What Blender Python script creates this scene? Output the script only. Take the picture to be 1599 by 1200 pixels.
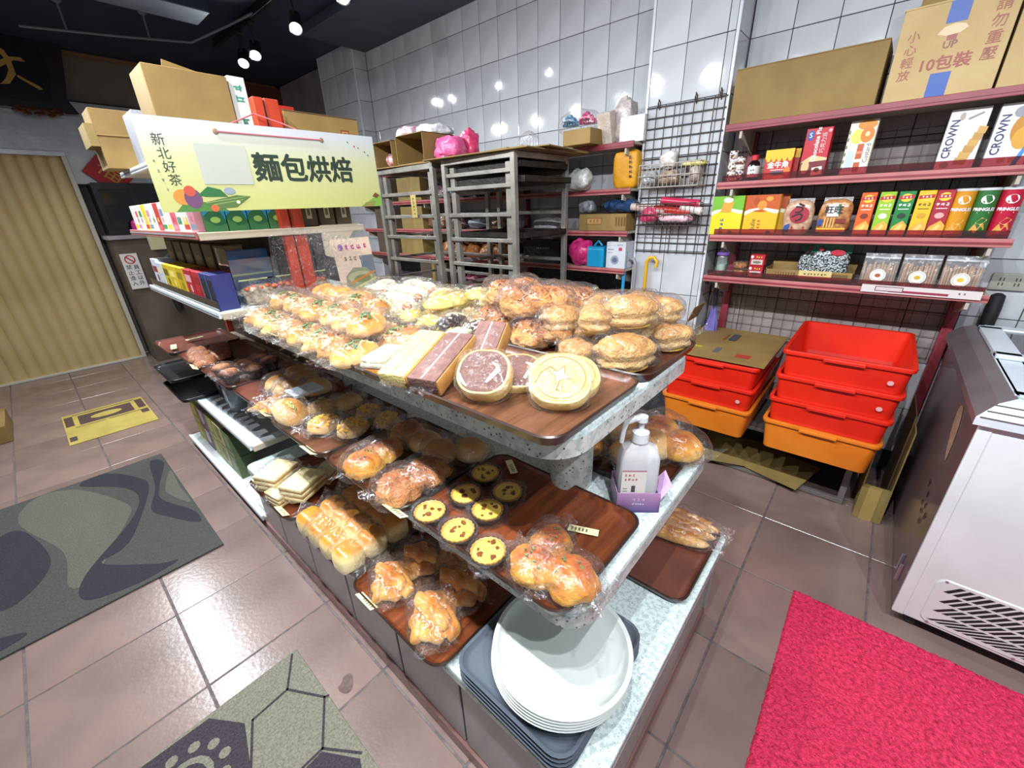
import bpy, bmesh, math, random
from mathutils import Vector, Matrix, noise
scene = bpy.context.scene
COL = scene.collection
for o in list(bpy.data.objects):
    bpy.data.objects.remove(o)
PI = math.pi
def srgb(h):
    if isinstance(h, (tuple, list)): return (*h[:3], 1.0)
    h = h.lstrip('#'); v = [int(h[i:i+2], 16)/255 for i in (0, 2, 4)]
    return tuple(c/12.92 if c <= .04045 else ((c+.055)/1.055)**2.4 for c in v) + (1.0,)

# ---------------------------------------------------------------- camera
cd = bpy.data.cameras.new('camera'); cam = bpy.data.objects.new('camera', cd); COL.objects.link(cam)
cd.sensor_width = 36.0; cd.lens = 640.64/1599*36; cd.clip_start = .02; cd.clip_end = 60
YAW, PITCH, ROLL = math.radians(48.4756), math.radians(23.2531), math.radians(-1.8919)
fwd = Vector((math.sin(YAW)*math.cos(PITCH), math.cos(YAW)*math.cos(PITCH), -math.sin(PITCH)))
rgt = fwd.cross(Vector((0, 0, 1))).normalized(); upv = rgt.cross(fwd)
r2 = math.cos(ROLL)*rgt + math.sin(ROLL)*upv; u2 = -math.sin(ROLL)*rgt + math.cos(ROLL)*upv
cam.matrix_world = Matrix(((r2.x, u2.x, -fwd.x, 0), (r2.y, u2.y, -fwd.y, 0), (r2.z, u2.z, -fwd.z, 1.5), (0, 0, 0, 1)))
scene.camera = cam
scene.cycles.transparent_max_bounces = 28

# ---------------------------------------------------------------- world, exposure
w = bpy.data.worlds.new('ambient_fill'); scene.world = w; w.use_nodes = True  # even fill light added from every side to lift the ambient level
bg = w.node_tree.nodes['Background']; bg.inputs[0].default_value = srgb('#e4ebf6'); bg.inputs[1].default_value = .24
vs = scene.view_settings
vs.view_transform = 'Standard'; vs.look = 'None'; vs.exposure = .6; vs.gamma = 1.0; vs.use_curve_mapping = False
SPOT_W = 62.0          # watts of one track spot

# ---------------------------------------------------------------- materials
MATS = {}
def nodes(name):
    m = bpy.data.materials.new(name); m.use_nodes = True
    nt = m.node_tree; b = nt.nodes['Principled BSDF']
    return m, nt, b
def N(nt, t, **kw):
    n = nt.nodes.new(t)
    for k, v in kw.items():
        if k in n.inputs: n.inputs[k].default_value = v
        else: setattr(n, k, v)
    return n
def mat(name, c1, c2=None, scale=6, rough=.5, metal=0, bump=0, bscale=None, spec=.5, coord='Object', detail=4, lo=.35, hi=.65, rnd=0, coat=0):
    """plain or two-tone noise material with optional fine relief"""
    if name in MATS: return MATS[name]
    m, nt, b = nodes(name)
    b.inputs['Roughness'].default_value = rough; b.inputs['Metallic'].default_value = metal
    b.inputs['Specular IOR Level'].default_value = spec; b.inputs['Coat Weight'].default_value = coat
    tc = N(nt, 'ShaderNodeTexCoord')
    if c2 is None: c2 = c1; lo, hi = .3, .7; 
    nz = N(nt, 'ShaderNodeTexNoise', Scale=scale, Detail=detail)
    nt.links.new(tc.outputs[coord], nz.inputs['Vector'])
    rp = N(nt, 'ShaderNodeValToRGB'); rp.color_ramp.elements[0].position = lo; rp.color_ramp.elements[1].position = hi
    a = srgb(c1); z = srgb(c2)
    if c1 == c2: a = tuple(x*.93 for x in a[:3])+(1,); z = tuple(min(1, x*1.05) for x in z[:3])+(1,)
    rp.color_ramp.elements[0].color = a; rp.color_ramp.elements[1].color = z
    nt.links.new(nz.outputs['Fac'], rp.inputs[0]); out = rp.outputs[0]
    if rnd:
        oi = N(nt, 'ShaderNodeObjectInfo'); mr = N(nt, 'ShaderNodeMapRange'); mr.inputs[3].default_value = 1-rnd; mr.inputs[4].default_value = 1+rnd*.4
        nt.links.new(oi.outputs['Random'], mr.inputs[0])
        hs = N(nt, 'ShaderNodeHueSaturation'); nt.links.new(mr.outputs[0], hs.inputs['Value']); nt.links.new(out, hs.inputs['Color']); out = hs.outputs[0]
    nt.links.new(out, b.inputs['Base Color'])
    if bump:
        n2 = N(nt, 'ShaderNodeTexNoise', Scale=bscale or scale*4, Detail=3); nt.links.new(tc.outputs[coord], n2.inputs['Vector'])
        bp = N(nt, 'ShaderNodeBump', Strength=bump, Distance=.01); nt.links.new(n2.outputs['Fac'], bp.inputs['Height']); nt.links.new(bp.outputs[0], b.inputs['Normal'])
    MATS[name] = m; return m
def bread(name, pale, mid, dark, nscale=14, bump=.5, rough=.38, bscale=90, spread=.55, mp=.55, dp=.95):
    """crust: pale low on the sides, browner on the domed top, mottled by noise"""
    if name in MATS: return MATS[name]
    m, nt, b = nodes(name); b.inputs['Roughness'].default_value = rough; b.inputs['Subsurface Weight'].default_value = 0
    tc = N(nt, 'ShaderNodeTexCoord'); sx = N(nt, 'ShaderNodeSeparateXYZ'); nt.links.new(tc.outputs['Generated'], sx.inputs[0])
    oi = N(nt, 'ShaderNodeObjectInfo'); ad = N(nt, 'ShaderNodeVectorMath'); ad.operation = 'ADD'
    nt.links.new(tc.outputs['Object'], ad.inputs[0]); nt.links.new(oi.outputs['Random'], ad.inputs[1])
    nz = N(nt, 'ShaderNodeTexNoise', Scale=nscale, Detail=5); nt.links.new(ad.outputs[0], nz.inputs['Vector'])
    m1 = N(nt, 'ShaderNodeMath'); m1.operation = 'MULTIPLY_ADD'; m1.inputs[1].default_value = spread*2; m1.inputs[2].default_value = -spread
    nt.links.new(nz.outputs['Fac'], m1.inputs[0])
    m2 = N(nt, 'ShaderNodeMath'); m2.operation = 'ADD'; nt.links.new(m1.outputs[0], m2.inputs[0]); nt.links.new(sx.outputs['Z'], m2.inputs[1])
    rp = N(nt, 'ShaderNodeValToRGB'); e = rp.color_ramp.elements; e[0].position = .15; e[0].color = srgb(pale); e[1].position = dp; e[1].color = srgb(dark)
    q = e.new(mp); q.color = srgb(mid)
    nt.links.new(m2.outputs[0], rp.inputs[0]); nt.links.new(rp.outputs[0], b.inputs['Base Color'])
    n2 = N(nt, 'ShaderNodeTexNoise', Scale=bscale, Detail=4); nt.links.new(ad.outputs[0], n2.inputs['Vector'])
    bp = N(nt, 'ShaderNodeBump', Strength=bump, Distance=.006); nt.links.new(n2.outputs['Fac'], bp.inputs['Height']); nt.links.new(bp.outputs[0], b.inputs['Normal'])
    MATS[name] = m; return m
def film(name, tint='#ffffff', haze=.02, fmul=.42, bscale=38, bstr=.9, rough=.13, crease=0):
    """clear crinkled plastic: see-through, glints where the crinkles catch a lamp"""
    if name in MATS: return MATS[name]
    m = bpy.data.materials.new(name); m.use_nodes = True; nt = m.node_tree; nt.nodes.clear()
    out = N(nt, 'ShaderNodeOutputMaterial'); tr = N(nt, 'ShaderNodeBsdfTransparent', Color=srgb(tint)); gl = N(nt, 'ShaderNodeBsdfGlossy', Roughness=rough)
    df = N(nt, 'ShaderNodeBsdfDiffuse', Color=(.85, .87, .9, 1)); tc = N(nt, 'ShaderNodeTexCoord')
    oi = N(nt, 'ShaderNodeObjectInfo'); ad = N(nt, 'ShaderNodeVectorMath'); ad.operation = 'ADD'; nt.links.new(tc.outputs['Object'], ad.inputs[0]); nt.links.new(oi.outputs['Random'], ad.inputs[1])
    nz = N(nt, 'ShaderNodeTexNoise', Scale=bscale, Detail=3, Distortion=1.2); nt.links.new(ad.outputs[0], nz.inputs['Vector'])
    bp = N(nt, 'ShaderNodeBump', Strength=bstr, Distance=.02); nt.links.new(nz.outputs['Fac'], bp.inputs['Height'])
    nt.links.new(bp.outputs[0], gl.inputs['Normal'])
    fr = N(nt, 'ShaderNodeFresnel', IOR=1.33); nt.links.new(bp.outputs[0], fr.inputs['Normal'])
    mm = N(nt, 'ShaderNodeMath'); mm.operation = 'MULTIPLY_ADD'; mm.inputs[1].default_value = fmul; mm.inputs[2].default_value = .02; mm.use_clamp = True
    nt.links.new(fr.outputs[0], mm.inputs[0])
    x1 = N(nt, 'ShaderNodeMixShader'); x1.inputs[0].default_value = haze; nt.links.new(tr.outputs[0], x1.inputs[1]); nt.links.new(df.outputs[0], x1.inputs[2])
    x2 = N(nt, 'ShaderNodeMixShader'); nt.links.new(mm.outputs[0], x2.inputs[0]); nt.links.new(x1.outputs[0], x2.inputs[1]); nt.links.new(gl.outputs[0], x2.inputs[2])
    last = x2
    if crease:                      # sharp folds in the film scatter the lamp light
        n3 = N(nt, 'ShaderNodeTexNoise', Scale=bscale*.55, Detail=2.5, Distortion=2.2); nt.links.new(ad.outputs[0], n3.inputs['Vector'])
        s1 = N(nt, 'ShaderNodeMath'); s1.operation = 'SUBTRACT'; s1.inputs[1].default_value = .5; nt.links.new(n3.outputs['Fac'], s1.inputs[0])
        s2 = N(nt, 'ShaderNodeMath'); s2.operation = 'ABSOLUTE'; nt.links.new(s1.outputs[0], s2.inputs[0])
        s3 = N(nt, 'ShaderNodeMapRange'); s3.inputs[1].default_value = 0; s3.inputs[2].default_value = .011; s3.inputs[3].default_value = crease; s3.inputs[4].default_value = 0; nt.links.new(s2.outputs[0], s3.inputs[0])
        wd = N(nt, 'ShaderNodeBsdfGlossy', Roughness=.42, Color=(.95, .96, 1, 1)); x3 = N(nt, 'ShaderNodeMixShader'); nt.links.new(s3.outputs[0], x3.inputs[0]); nt.links.new(x2.outputs[0], x3.inputs[1]); nt.links.new(wd.outputs[0], x3.inputs[2]); last = x3
    nt.links.new(last.outputs[0], out.inputs[0]); MATS[name] = m; return m
def glow(name, col, strength):
    if name in MATS: return MATS[name]
    m, nt, b = nodes(name); b.inputs['Base Color'].default_value = (0, 0, 0, 1); b.inputs['Emission Color'].default_value = srgb(col); b.inputs['Emission Strength'].default_value = strength
    MATS[name] = m; return m
def flat(h, rough=.45):            # a printed or painted plain colour
    return mat('ink_'+h.strip('#')+('_%d' % int(rough*100)), h, None, 3, rough)
def terrazzo(name, base, chips, scale=90, rough=.35):
    if name in MATS: return MATS[name]
    m, nt, b = nodes(name); b.inputs['Roughness'].default_value = rough
    tc = N(nt, 'ShaderNodeTexCoord'); v = N(nt, 'ShaderNodeTexVoronoi', Scale=scale); nt.links.new(tc.outputs['Object'], v.inputs['Vector'])
    rp = N(nt, 'ShaderNodeValToRGB'); e = rp.color_ramp.elements; e[0].position = .13; e[0].color = srgb(chips); e[1].position = .24; e[1].color = srgb(base)
    nt.links.new(v.outputs['Distance'], rp.inputs[0])
    nz = N(nt, 'ShaderNodeTexNoise', Scale=scale*.55, Detail=6); nt.links.new(tc.outputs['Object'], nz.inputs['Vector'])
    r2_ = N(nt, 'ShaderNodeValToRGB'); r2_.color_ramp.elements[0].position = .42; r2_.color_ramp.elements[0].color = (.62, .68, .7, 1); r2_.color_ramp.elements[1].position = .52
    nt.links.new(nz.outputs['Fac'], r2_.inputs[0])
    mx = N(nt, 'ShaderNodeMixRGB', blend_type='MULTIPLY'); mx.inputs[0].default_value = .75; nt.links.new(rp.outputs[0], mx.inputs[1]); nt.links.new(r2_.outputs[0], mx.inputs[2])
    nt.links.new(mx.outputs[0], b.inputs['Base Color']); MATS[name] = m; return m
def wood(name, c1, c2, axis='Y', scale=9, rough=.3):
    if name in MATS: return MATS[name]
    m, nt, b = nodes(name); b.inputs['Roughness'].default_value = rough
    tc = N(nt, 'ShaderNodeTexCoord'); mp = N(nt, 'ShaderNodeMapping'); mp.inputs['Scale'].default_value = (1.5, 14, 14) if axis == 'X' else (14, 1.5, 14)
    nt.links.new(tc.outputs['Object'], mp.inputs[0]); nz = N(nt, 'ShaderNodeTexNoise', Scale=scale*.35, Detail=5, Distortion=.6); nt.links.new(mp.outputs[0], nz.inputs['Vector'])
    rp = N(nt, 'ShaderNodeValToRGB'); rp.color_ramp.elements[0].position = .32; rp.color_ramp.elements[0].color = srgb(c1); rp.color_ramp.elements[1].position = .68; rp.color_ramp.elements[1].color = srgb(c2)
    nt.links.new(nz.outputs['Fac'], rp.inputs[0]); nt.links.new(rp.outputs[0], b.inputs['Base Color']); MATS[name] = m; return m

# ---------------------------------------------------------------- mesh building
class MB:
    def __init__(s): s.v = []; s.f = []; s.m = []; s.mats = []
    def mi(s, m):
        if m is None: return 0
        if m not in s.mats: s.mats.append(m)
        return s.mats.index(m)
    def add(s, vs_, fs, m=None):
        o = len(s.v); k = s.mi(m); s.v += [tuple(p) for p in vs_]
        for f in fs: s.f.append(tuple(i+o for i in f)); s.m.append(k)
        return s
    def box(s, x0, x1, y0, y1, z0, z1, m=None):
        return s.add([(x0, y0, z0), (x1, y0, z0), (x1, y1, z0), (x0, y1, z0), (x0, y0, z1), (x1, y0, z1), (x1, y1, z1), (x0, y1, z1)],
                     [(0, 3, 2, 1), (4, 5, 6, 7), (0, 1, 5, 4), (1, 2, 6, 5), (2, 3, 7, 6), (3, 0, 4, 7)], m)
    def cbox(s, cx, cy, cz, w_, d, h, m=None): return s.box(cx-w_/2, cx+w_/2, cy-d/2, cy+d/2, cz-h/2, cz+h/2, m)
    def loft(s, rings, m=None, cap0=True, cap1=True, close=True):
        n = len(rings[0]); o = len(s.v); k = s.mi(m)
        for r in rings: s.v += [tuple(p) for p in r]
        for i in range(len(rings)-1):
            for j in range(n if close else n-1):
                a = o+i*n+j; b = o+i*n+(j+1) % n
                s.f.append((a, b, b+n, a+n)); s.m.append(k)
        if cap0: s.f.append(tuple(o+j for j in reversed(range(n)))); s.m.append(k)
        if cap1: s.f.append(tuple(o+(len(rings)-1)*n+j for j in range(n))); s.m.append(k)
        return s
    def lathe(s, prof, n=24, m=None, c=(0, 0, 0), cap=True):
        return s.loft([[(c[0]+r*math.cos(2*PI*j/n), c[1]+r*math.sin(2*PI*j/n), c[2]+z) for j in range(n)] for r, z in prof], m, cap, cap)
    def tube(s, pts, r, n=8, m=None):
        P = [Vector(p) for p in pts]; rings = []; prev = None
        for i, p in enumerate(P):
            t = (P[min(i+1, len(P)-1)]-P[max(i-1, 0)]).normalized()
            a = prev if prev is not None and abs(prev.dot(t)) < .95 else (Vector((0, 0, 1)) if abs(t.z) < .9 else Vector((1, 0, 0)))
            u = t.cross(a).normalized(); v_ = u.cross(t).normalized(); prev = v_
            rr = r[i] if isinstance(r, (list, tuple)) else r
            rings.append([p+rr*(math.cos(2*PI*j/n)*v_+math.sin(2*PI*j/n)*u) for j in range(n)])
        return s.loft(rings, m)
    def prism(s, poly, z0, z1, m=None):
        return s.loft([[(x, y, z0) for x, y in poly], [(x, y, z1) for x, y in poly]], m)
    def disc(s, cx, y, cz, rx, rz, m=None, n=20):          # flat print facing -Y
        return s.add([(cx+rx*math.cos(2*PI*j/n), y, cz+rz*math.sin(2*PI*j/n)) for j in range(n)], [tuple(range(n))], m)
    def fpoly(s, pts, y, m=None): return s.add([(x, y, z) for x, z in pts], [tuple(range(len(pts)))], m)
    def xf(s, M_, i0=0):
        s.v = s.v[:i0]+[tuple(M_ @ Vector(p)) for p in s.v[i0:]]; return s
    def mesh(s, name, m=None, smooth=0, bevel=0, seg=2):
        me = bpy.data.meshes.new(name); me.from_pydata(s.v, [], s.f)
        if s.mats:
            for q in s.mats: me.materials.append(q)
            me.polygons.foreach_set('material_index', s.m)
        elif m is not None: me.materials.append(m)
        if bevel:
            bm = bmesh.new(); bm.from_mesh(me); bmesh.ops.bevel(bm, geom=list(bm.edges), offset=bevel, segments=seg, profile=.5, affect='EDGES', clamp_overlap=True); bm.to_mesh(me); bm.free()
        if smooth:
            me.polygons.foreach_set('use_smooth', [True]*len(me.polygons))
            if smooth != 2: me.set_sharp_from_angle(angle=math.radians(40))
        me.update(); return me
    def build(s, name, m=None, parent=None, smooth=0, bevel=0, seg=2, loc=None, rz=0):
        return obj(name, s.mesh(name, m, smooth, bevel, seg), parent, loc, rz)
def obj(name, me, parent=None, loc=None, rz=0, rot=None, scale=None):
    o = bpy.data.objects.new(name, me); COL.objects.link(o); o.parent = parent
    if loc is not None: o.location = loc
    if rot is not None: o.rotation_euler = rot
    elif rz: o.rotation_euler = (0, 0, rz)
    if scale is not None: o.scale = scale if isinstance(scale, (tuple, list)) else (scale,)*3
    return o
def tag(o, label, cat, group=None):
    o['label'] = label; o['category'] = cat
    if group: o['group'] = group
    return o
def struct(o): o['kind'] = 'structure'; return o
def thing(name, label, cat, loc=(0, 0, 0), rz=0, group=None, rot=None, scale=None):
    o = obj(name, None, None, loc, rz, rot, scale); o.empty_display_size = .05; return tag(o, label, cat, group)
def rrect(x0, x1, y0, y1, r, n=5):
    P = []
    for cx, cy, a in ((x1-r, y1-r, 0), (x0+r, y1-r, 90), (x0+r, y0+r, 180), (x1-r, y0+r, 270)):
        P += [(cx+r*math.cos(math.radians(a+90*i/n)), cy+r*math.sin(math.radians(a+90*i/n))) for i in range(n+1)]
    return P
_tc = {}
def text_geo(body):
    if body not in _tc:
        c = bpy.data.curves.new('lettering', 'FONT'); c.body = body; c.align_x = 'CENTER'; c.align_y = 'CENTER'; c.resolution_u = 2; c.space_line = .95
        o = bpy.data.objects.new('lettering', c); COL.objects.link(o)
        me = bpy.data.meshes.new_from_object(o.evaluated_get(bpy.context.evaluated_depsgraph_get()))
        _tc[body] = ([v.co.copy() for v in me.vertices], [tuple(p.vertices) for p in me.polygons])
        bpy.data.objects.remove(o); bpy.data.curves.remove(c); bpy.data.meshes.remove(me)
    return _tc[body]
def put_text(mb, body, cx, cz, size, m, y=0., rot=0, bold=0, sx=1.0):
    """lettering lying in the local XZ plane, readable from -Y"""
    vs_, fs = text_geo(body); c, s_ = math.cos(rot), math.sin(rot)
    offs = [(0, 0)] if not bold else [(math.cos(a)*bold, math.sin(a)*bold) for a in [k*PI/3 for k in range(6)]]+[(0, 0)]
    for i, (ox, oy) in enumerate(offs):
        P = []
        for v in vs_:
            px, pz = v.x*size*sx+ox*size, v.y*size+oy*size
            P.append((cx+c*px-s_*pz, y-.00003*i, cz+s_*px+c*pz))
        mb.add(P, fs, m)
def decals(mb, items, y):
    """print on a face at local -Y: ('r',x0,x1,z0,z1,col) ('d',cx,cz,rx,rz,col) ('t',text,cx,cz,size,col[,rot,bold]) ('p',pts,col)"""
    for i, it in enumerate(items):
        yy = y-.0004-.00012*i
        if it[0] == 'r': mb.fpoly([(it[1], it[3]), (it[2], it[3]), (it[2], it[4]), (it[1], it[4])], yy, flat(it[5]))
        elif it[0] == 'd': mb.disc(it[1], yy, it[2], it[3], it[4], flat(it[5]))
        elif it[0] == 'p': mb.fpoly(it[1], yy, flat(it[2]))
        elif it[0] == 's':          # print too small to read in the photograph: rows of blurred strokes
            _, cx, cz, w_, h_, col = it[:6]; rot = it[6] if len(it) > 6 else 0; n = max(1, round(w_/h_)); rn = random.Random(int(abs(cx*7919+cz*104729)*1000)+n); c, s_ = math.cos(rot), math.sin(rot)
            for g in range(n):
                gx = (g+.5)/n*w_-w_/2; q = h_*.5*.9; th = h_*.07
                for k in range(5):
                    a, b = rn.uniform(-q*.8, q*.8), rn.uniform(-q*.8, q*.8); l = rn.uniform(.4, .9)*q
                    P = [(gx-l*.8, b-th), (gx+l*.8, b-th), (gx+l*.8, b+th), (gx-l*.8, b+th)] if k % 2 == 0 else [(gx+a*.8-th, -l), (gx+a*.8+th, -l), (gx+a*.8+th, l), (gx+a*.8-th, l)]
                    mb.fpoly([(cx+c*x-s_*z, cz+s_*x+c*z) for x, z in P], yy-.00002*k, flat(col))
        elif it[0] == 't': put_text(mb, it[1], it[2], it[3], it[4], flat(it[5]), yy, it[6] if len(it) > 6 else 0, it[7] if len(it) > 7 else 0)
def decal_parts(t, items, y, name_of):
    """the same print, but every mark a part of its own"""
    for i, it in enumerate(items):
        mb = MB(); decals(mb, [it], y-.00012*i); mb.build(name_of(it), None, t)
FX = -PI/2             # turn a thing that faces -Y so that it faces -X (out of the tiled wall)
def carton(name, label, cat, loc, rz, w_, d, h, m, items=(), group=None, rot=None, bevel=.002, marks=None):
    """a printed box: origin at the bottom centre, front at local -Y"""
    t = thing(name, label, cat, loc, rz, group, rot)
    MB().box(-w_/2, w_/2, -d/2, d/2, 0, h).build('box_body', m, t, 0, bevel, 1)
    if items and marks: decal_parts(t, items, -d/2, marks)
    elif items:
        mb = MB(); decals(mb, items, -d/2); mb.build('printed_front', None, t)
    return t
def blob(rx, ry, rz_, e=1.0, nu=28, nv=14, amp=0, freq=20, seed=0, flatb=.45, mod=None):
    """lumpy rounded form resting on z=0"""
    mb = MB(); rings = []; sv = Vector((seed*7.3, seed*3.1, seed*1.7))
    sg = lambda a: math.copysign(abs(a)**e, a)
    for i in range(nv+1):
        ph = -PI/2+PI*i/nv; cz = math.sin(ph); cr = math.cos(ph)
        r = []
        for j in range(nu):
            th = 2*PI*j/nu
            k = max(abs(cr), 1e-4)**(e if e < 1 else 1)
            p = Vector((rx*k*sg(math.cos(th)), ry*k*sg(math.sin(th)), rz_*sg(cz)*(flatb if cz < 0 else 1)))
            s_ = 1.0
            if amp: s_ += amp*noise.noise(p*freq+sv)+amp*.5*noise.noise(p*freq*2.7+sv)
            if mod: s_ *= mod(p, th, ph)
            p = Vector((p.x*s_, p.y*s_, p.z*s_)); p.z += rz_*flatb; p.z = max(p.z, 0.0)
            r.append(p)
        rings.append(r)
    mb.loft(rings, None, False, False)
    return mb
# ================================================================ the setting
random.seed(4)
GROUT = mat('floor_grout', '#4c484c', '#6a6462', 30, .8)
TILE_F = mat('pink_floor_tile', '#74625e', '#87716a', 3.2, .22, bump=.05, bscale=60, rnd=.12, detail=6)
floor = struct(MB().box(-2.6, 3.0, -1.6, 6.6, -.1, -.003).build('floor', GROUT))
tm = MB().box(-.2085, .2085, -.21, .21, -.009, 0).mesh('floor_tile', TILE_F, 0, .002, 1)
for i in range(-5, 8):
    for j in range(-3, 15):
        x = -.041+.4235*(i+.5); y = .143+.4265*(j+.5)
        if x > 2.95 or y > 6.5: continue
        o = obj('tile', tm, floor, (x, y, random.uniform(-.0006, .0004))); o.rotation_euler = (random.uniform(-.0015, .0015), random.uniform(-.0015, .0015), 0)

WGROUT = mat('wall_grout', '#2f3036', '#4a4a50', 20, .9)
TILE_W = mat('white_wall_tile', '#b2b4ba', '#c6c8cd', 2.2, .07, bump=.03, bscale=14, rnd=.06, detail=6)
TRIM = mat('white_edge_trim', '#d3d6de', None, 5, .35)
wall_r = struct(MB().box(2.956, 3.12, -1.6, 6.6, 0, 3.05).build('wall_right', WGROUT))
tw = MB().box(-.003, .006, -.0945, .0945, -.1325, .1325).mesh('wall_tile', TILE_W, 0, .0016, 1)
half = {}
def wtile(parent, x, y0, y1, z0, z1, along='y'):
    k = (round(y1-y0, 3), round(z1-z0, 3), along)
    if k not in half:
        a, b = (y1-y0)/2-.0018, (z1-z0)/2-.0018
        half[k] = (MB().box(-.003, .006, -a, a, -b, b) if along == 'y' else MB().box(-a, a, -.003, .006, -b, b)).mesh('wall_tile', TILE_W, 0, .0016, 1)
    return half[k]
zs = [.135+.27*k for k in range(0, 11)]+[3.05]
ys = [1.2845+.1935*k for k in range(17)]+[4.446]
for y0, y1 in zip(ys, ys[1:]):                      # wall between the two pillars
    for z0, z1 in zip(zs, zs[1:]):
        if z0 < 1.2: continue
        obj('tile', wtile(0, 0, y0, y1, z0, z1), wall_r, (2.95, (y0+y1)/2, (z0+z1)/2), rot=(0, random.uniform(-.006, .006), random.uniform(-.008, .008)))
TILE_D = mat('grimy_shaded_tile', '#7d7472', '#918886', 3, .2, bump=.02, bscale=20, rnd=.08, detail=6)  # grime plus the shelf's shade, both mixed into the tile colour
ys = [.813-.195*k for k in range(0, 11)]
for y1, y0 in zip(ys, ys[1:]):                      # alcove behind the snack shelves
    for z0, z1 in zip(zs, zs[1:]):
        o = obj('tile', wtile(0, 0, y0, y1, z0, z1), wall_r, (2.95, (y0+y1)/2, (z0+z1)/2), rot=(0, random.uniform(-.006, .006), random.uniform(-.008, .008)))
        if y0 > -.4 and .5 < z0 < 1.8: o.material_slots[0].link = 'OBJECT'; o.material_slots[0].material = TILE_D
def pillar(name, x, y0, y1, ycuts, label=None, side_near=True):
    p = struct(MB().box(x+.006, 2.955, y0+.006, y1-.004, 0, 3.05).build(name, WGROUT))
    yy = [y0+.012]+ycuts+[y1-.012]
    for a, b in zip(yy, yy[1:]):
        for z0, z1 in zip(zs, zs[1:]):
            if z0 < .3: continue
            obj('tile', wtile(0, 0, a, b, z0, z1), p, (x, (a+b)/2, (z0+z1)/2), rot=(0, random.uniform(-.006, .006), random.uniform(-.008, .008)))
    for z0, z1 in zip(zs, zs[1:]):                  # side facing the camera's right
        if z0 < .3: continue
        obj('tile', wtile(0, 0, x+.012, 2.948, z0, z1, 'x'), p, ((x+2.96)/2, y0, (z0+z1)/2))
    for yc in (y0+.003, y1-.003):
        MB().cbox(x+.003, yc, 1.525, .016, .016, 3.05).build('edge_trim', TRIM, p, 1, .003)
    return p
pillar('wall_pillar_right', 2.745, .82, 1.28, [.872, 1.075])
pillar('wall_pillar_left', 2.80, 4.45, 5.15, [4.64, 4.835, 5.03])

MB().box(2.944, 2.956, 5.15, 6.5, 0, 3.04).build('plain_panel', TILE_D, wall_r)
CEIL = mat('navy_ceiling_paint', '#1f2c3f', '#28364a', 3, .55)
BEAM = mat('grey_beam_paint', '#5b6470', '#6d7580', 4, .6)
ceil = struct(MB().box(-2.6, 3.12, -1.6, 6.7, 3.05, 3.15).build('ceiling', CEIL))
cb = MB().box(-2.6, 1.5, 4.2, 4.5, 2.9, 3.05).build('ceiling_beam', CEIL); struct(cb)
MB().box(-2.6, 1.5, 4.2, 4.5, 2.893, 2.9).build('beam_soffit', BEAM, cb)
MB().box(2.3, 2.95, 1.3, 4.44, 2.985, 3.05).build('soffit_strip', mat('slate_ceiling_paint', '#39424f', '#434d5a', 3, .6), ceil)

BACKW = mat('dim_plaster', '#77736c', '#8d8981', 2, .8)
wall_b = struct(MB().box(-2.6, 3.1, 6.6, 6.75, 0, 3.1).build('wall_back', BACKW))
MB().box(.2, 1.95, 6.52, 6.598, 2.62, 3.04).build('upper_panel', mat('grey_brown_panel', '#6b6659', '#7d776a', 1.5, .55), wall_b)
MB().box(1.95, 2.95, 6.50, 6.598, 2.45, 3.02).build('red_brown_panel', mat('red_brown_panel', '#5c2f26', '#6b382c', 2, .5), wall_b)
MB().box(.2, 2.9, 6.515, 6.53, 3.0, 3.045).build('upper_trim', mat('brown_batten', '#6e5130', '#7c5d38', 4, .6), wall_b)
STEEL = mat('brushed_steel', '#a9adb2', '#c3c7cb', 3, .3, .85, bump=.15, bscale=14)
MB().box(-1.5, 1.35, 6.46, 6.598, 2.13, 2.6).build('steel_hood_panel', STEEL, wall_b)

# ---------------------------------------------------------------- track lights
BLACK = mat('black_paint', '#121316', None, 5, .4)
LENS = glow('lamp_lens', '#eef5ff', 60)
def spot_lamp(x, y, tgt, label, watts):
    t = thing('track_spotlight', label, 'spotlight', (x, y, 2.985), 0, 'spotlights on the ceiling tracks')
    MB().cbox(0, 0, -.012, .05, .09, .024).build('mount', BLACK, t, 0, .004)
    MB().tube([(0, 0, -.02), (0, 0, -.16)], .009, 8).build('stem', BLACK, t, 1)
    hd = obj('lamp_head', None, t, (0, 0, -.2)); hd.rotation_euler = (Vector(tgt)-Vector((x, y, 2.785))).to_track_quat('-Z', 'Y').to_euler()
    bpy.data.objects.remove(hd)
    q = (Vector(tgt)-Vector((x, y, 2.785))).to_track_quat('-Z', 'Y').to_matrix().to_4x4(); M_ = Matrix.Translation((0, 0, -.2)) @ q
    MB().lathe([(.028, .1), (.046, .085), (.046, -.055), (.043, -.06), (.032, -.05)], 20).xf(M_).build('lamp_head', BLACK, t, 1)
    MB().lathe([(.036, -.0565), (.024, -.057), (.001, -.0575)], 20, cap=False).xf(M_).build('lens', LENS, t)
    ld = bpy.data.lights.new('spot_beam', 'SPOT'); ld.energy = watts; ld.color = (.93, .97, 1.0); ld.spot_size = math.radians(168); ld.spot_blend = 1.0; ld.shadow_soft_size = .02
    lo = bpy.data.objects.new('spot_beam', ld); COL.objects.link(lo); lo.parent = t; lo.matrix_local = M_ @ Matrix.Translation((0, 0, -.075))
def track(x, y0, y1, label):
    t = thing('ceiling_track', label, 'light track', (x, (y0+y1)/2, 3.0), 0, None)
    MB().box(-.018, .018, -(y1-y0)/2, (y1-y0)/2, -.012, .05).build('rail', BLACK, t, 0, .003)
    MB().box(-.008, .008, -(y1-y0)/2+.01, (y1-y0)/2-.01, -.014, -.012).build('slot', flat('#05060a'), t)
track(1.87, 2.5, 5.3, 'black light track above the baking racks, three lit lamps in view')
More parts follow.
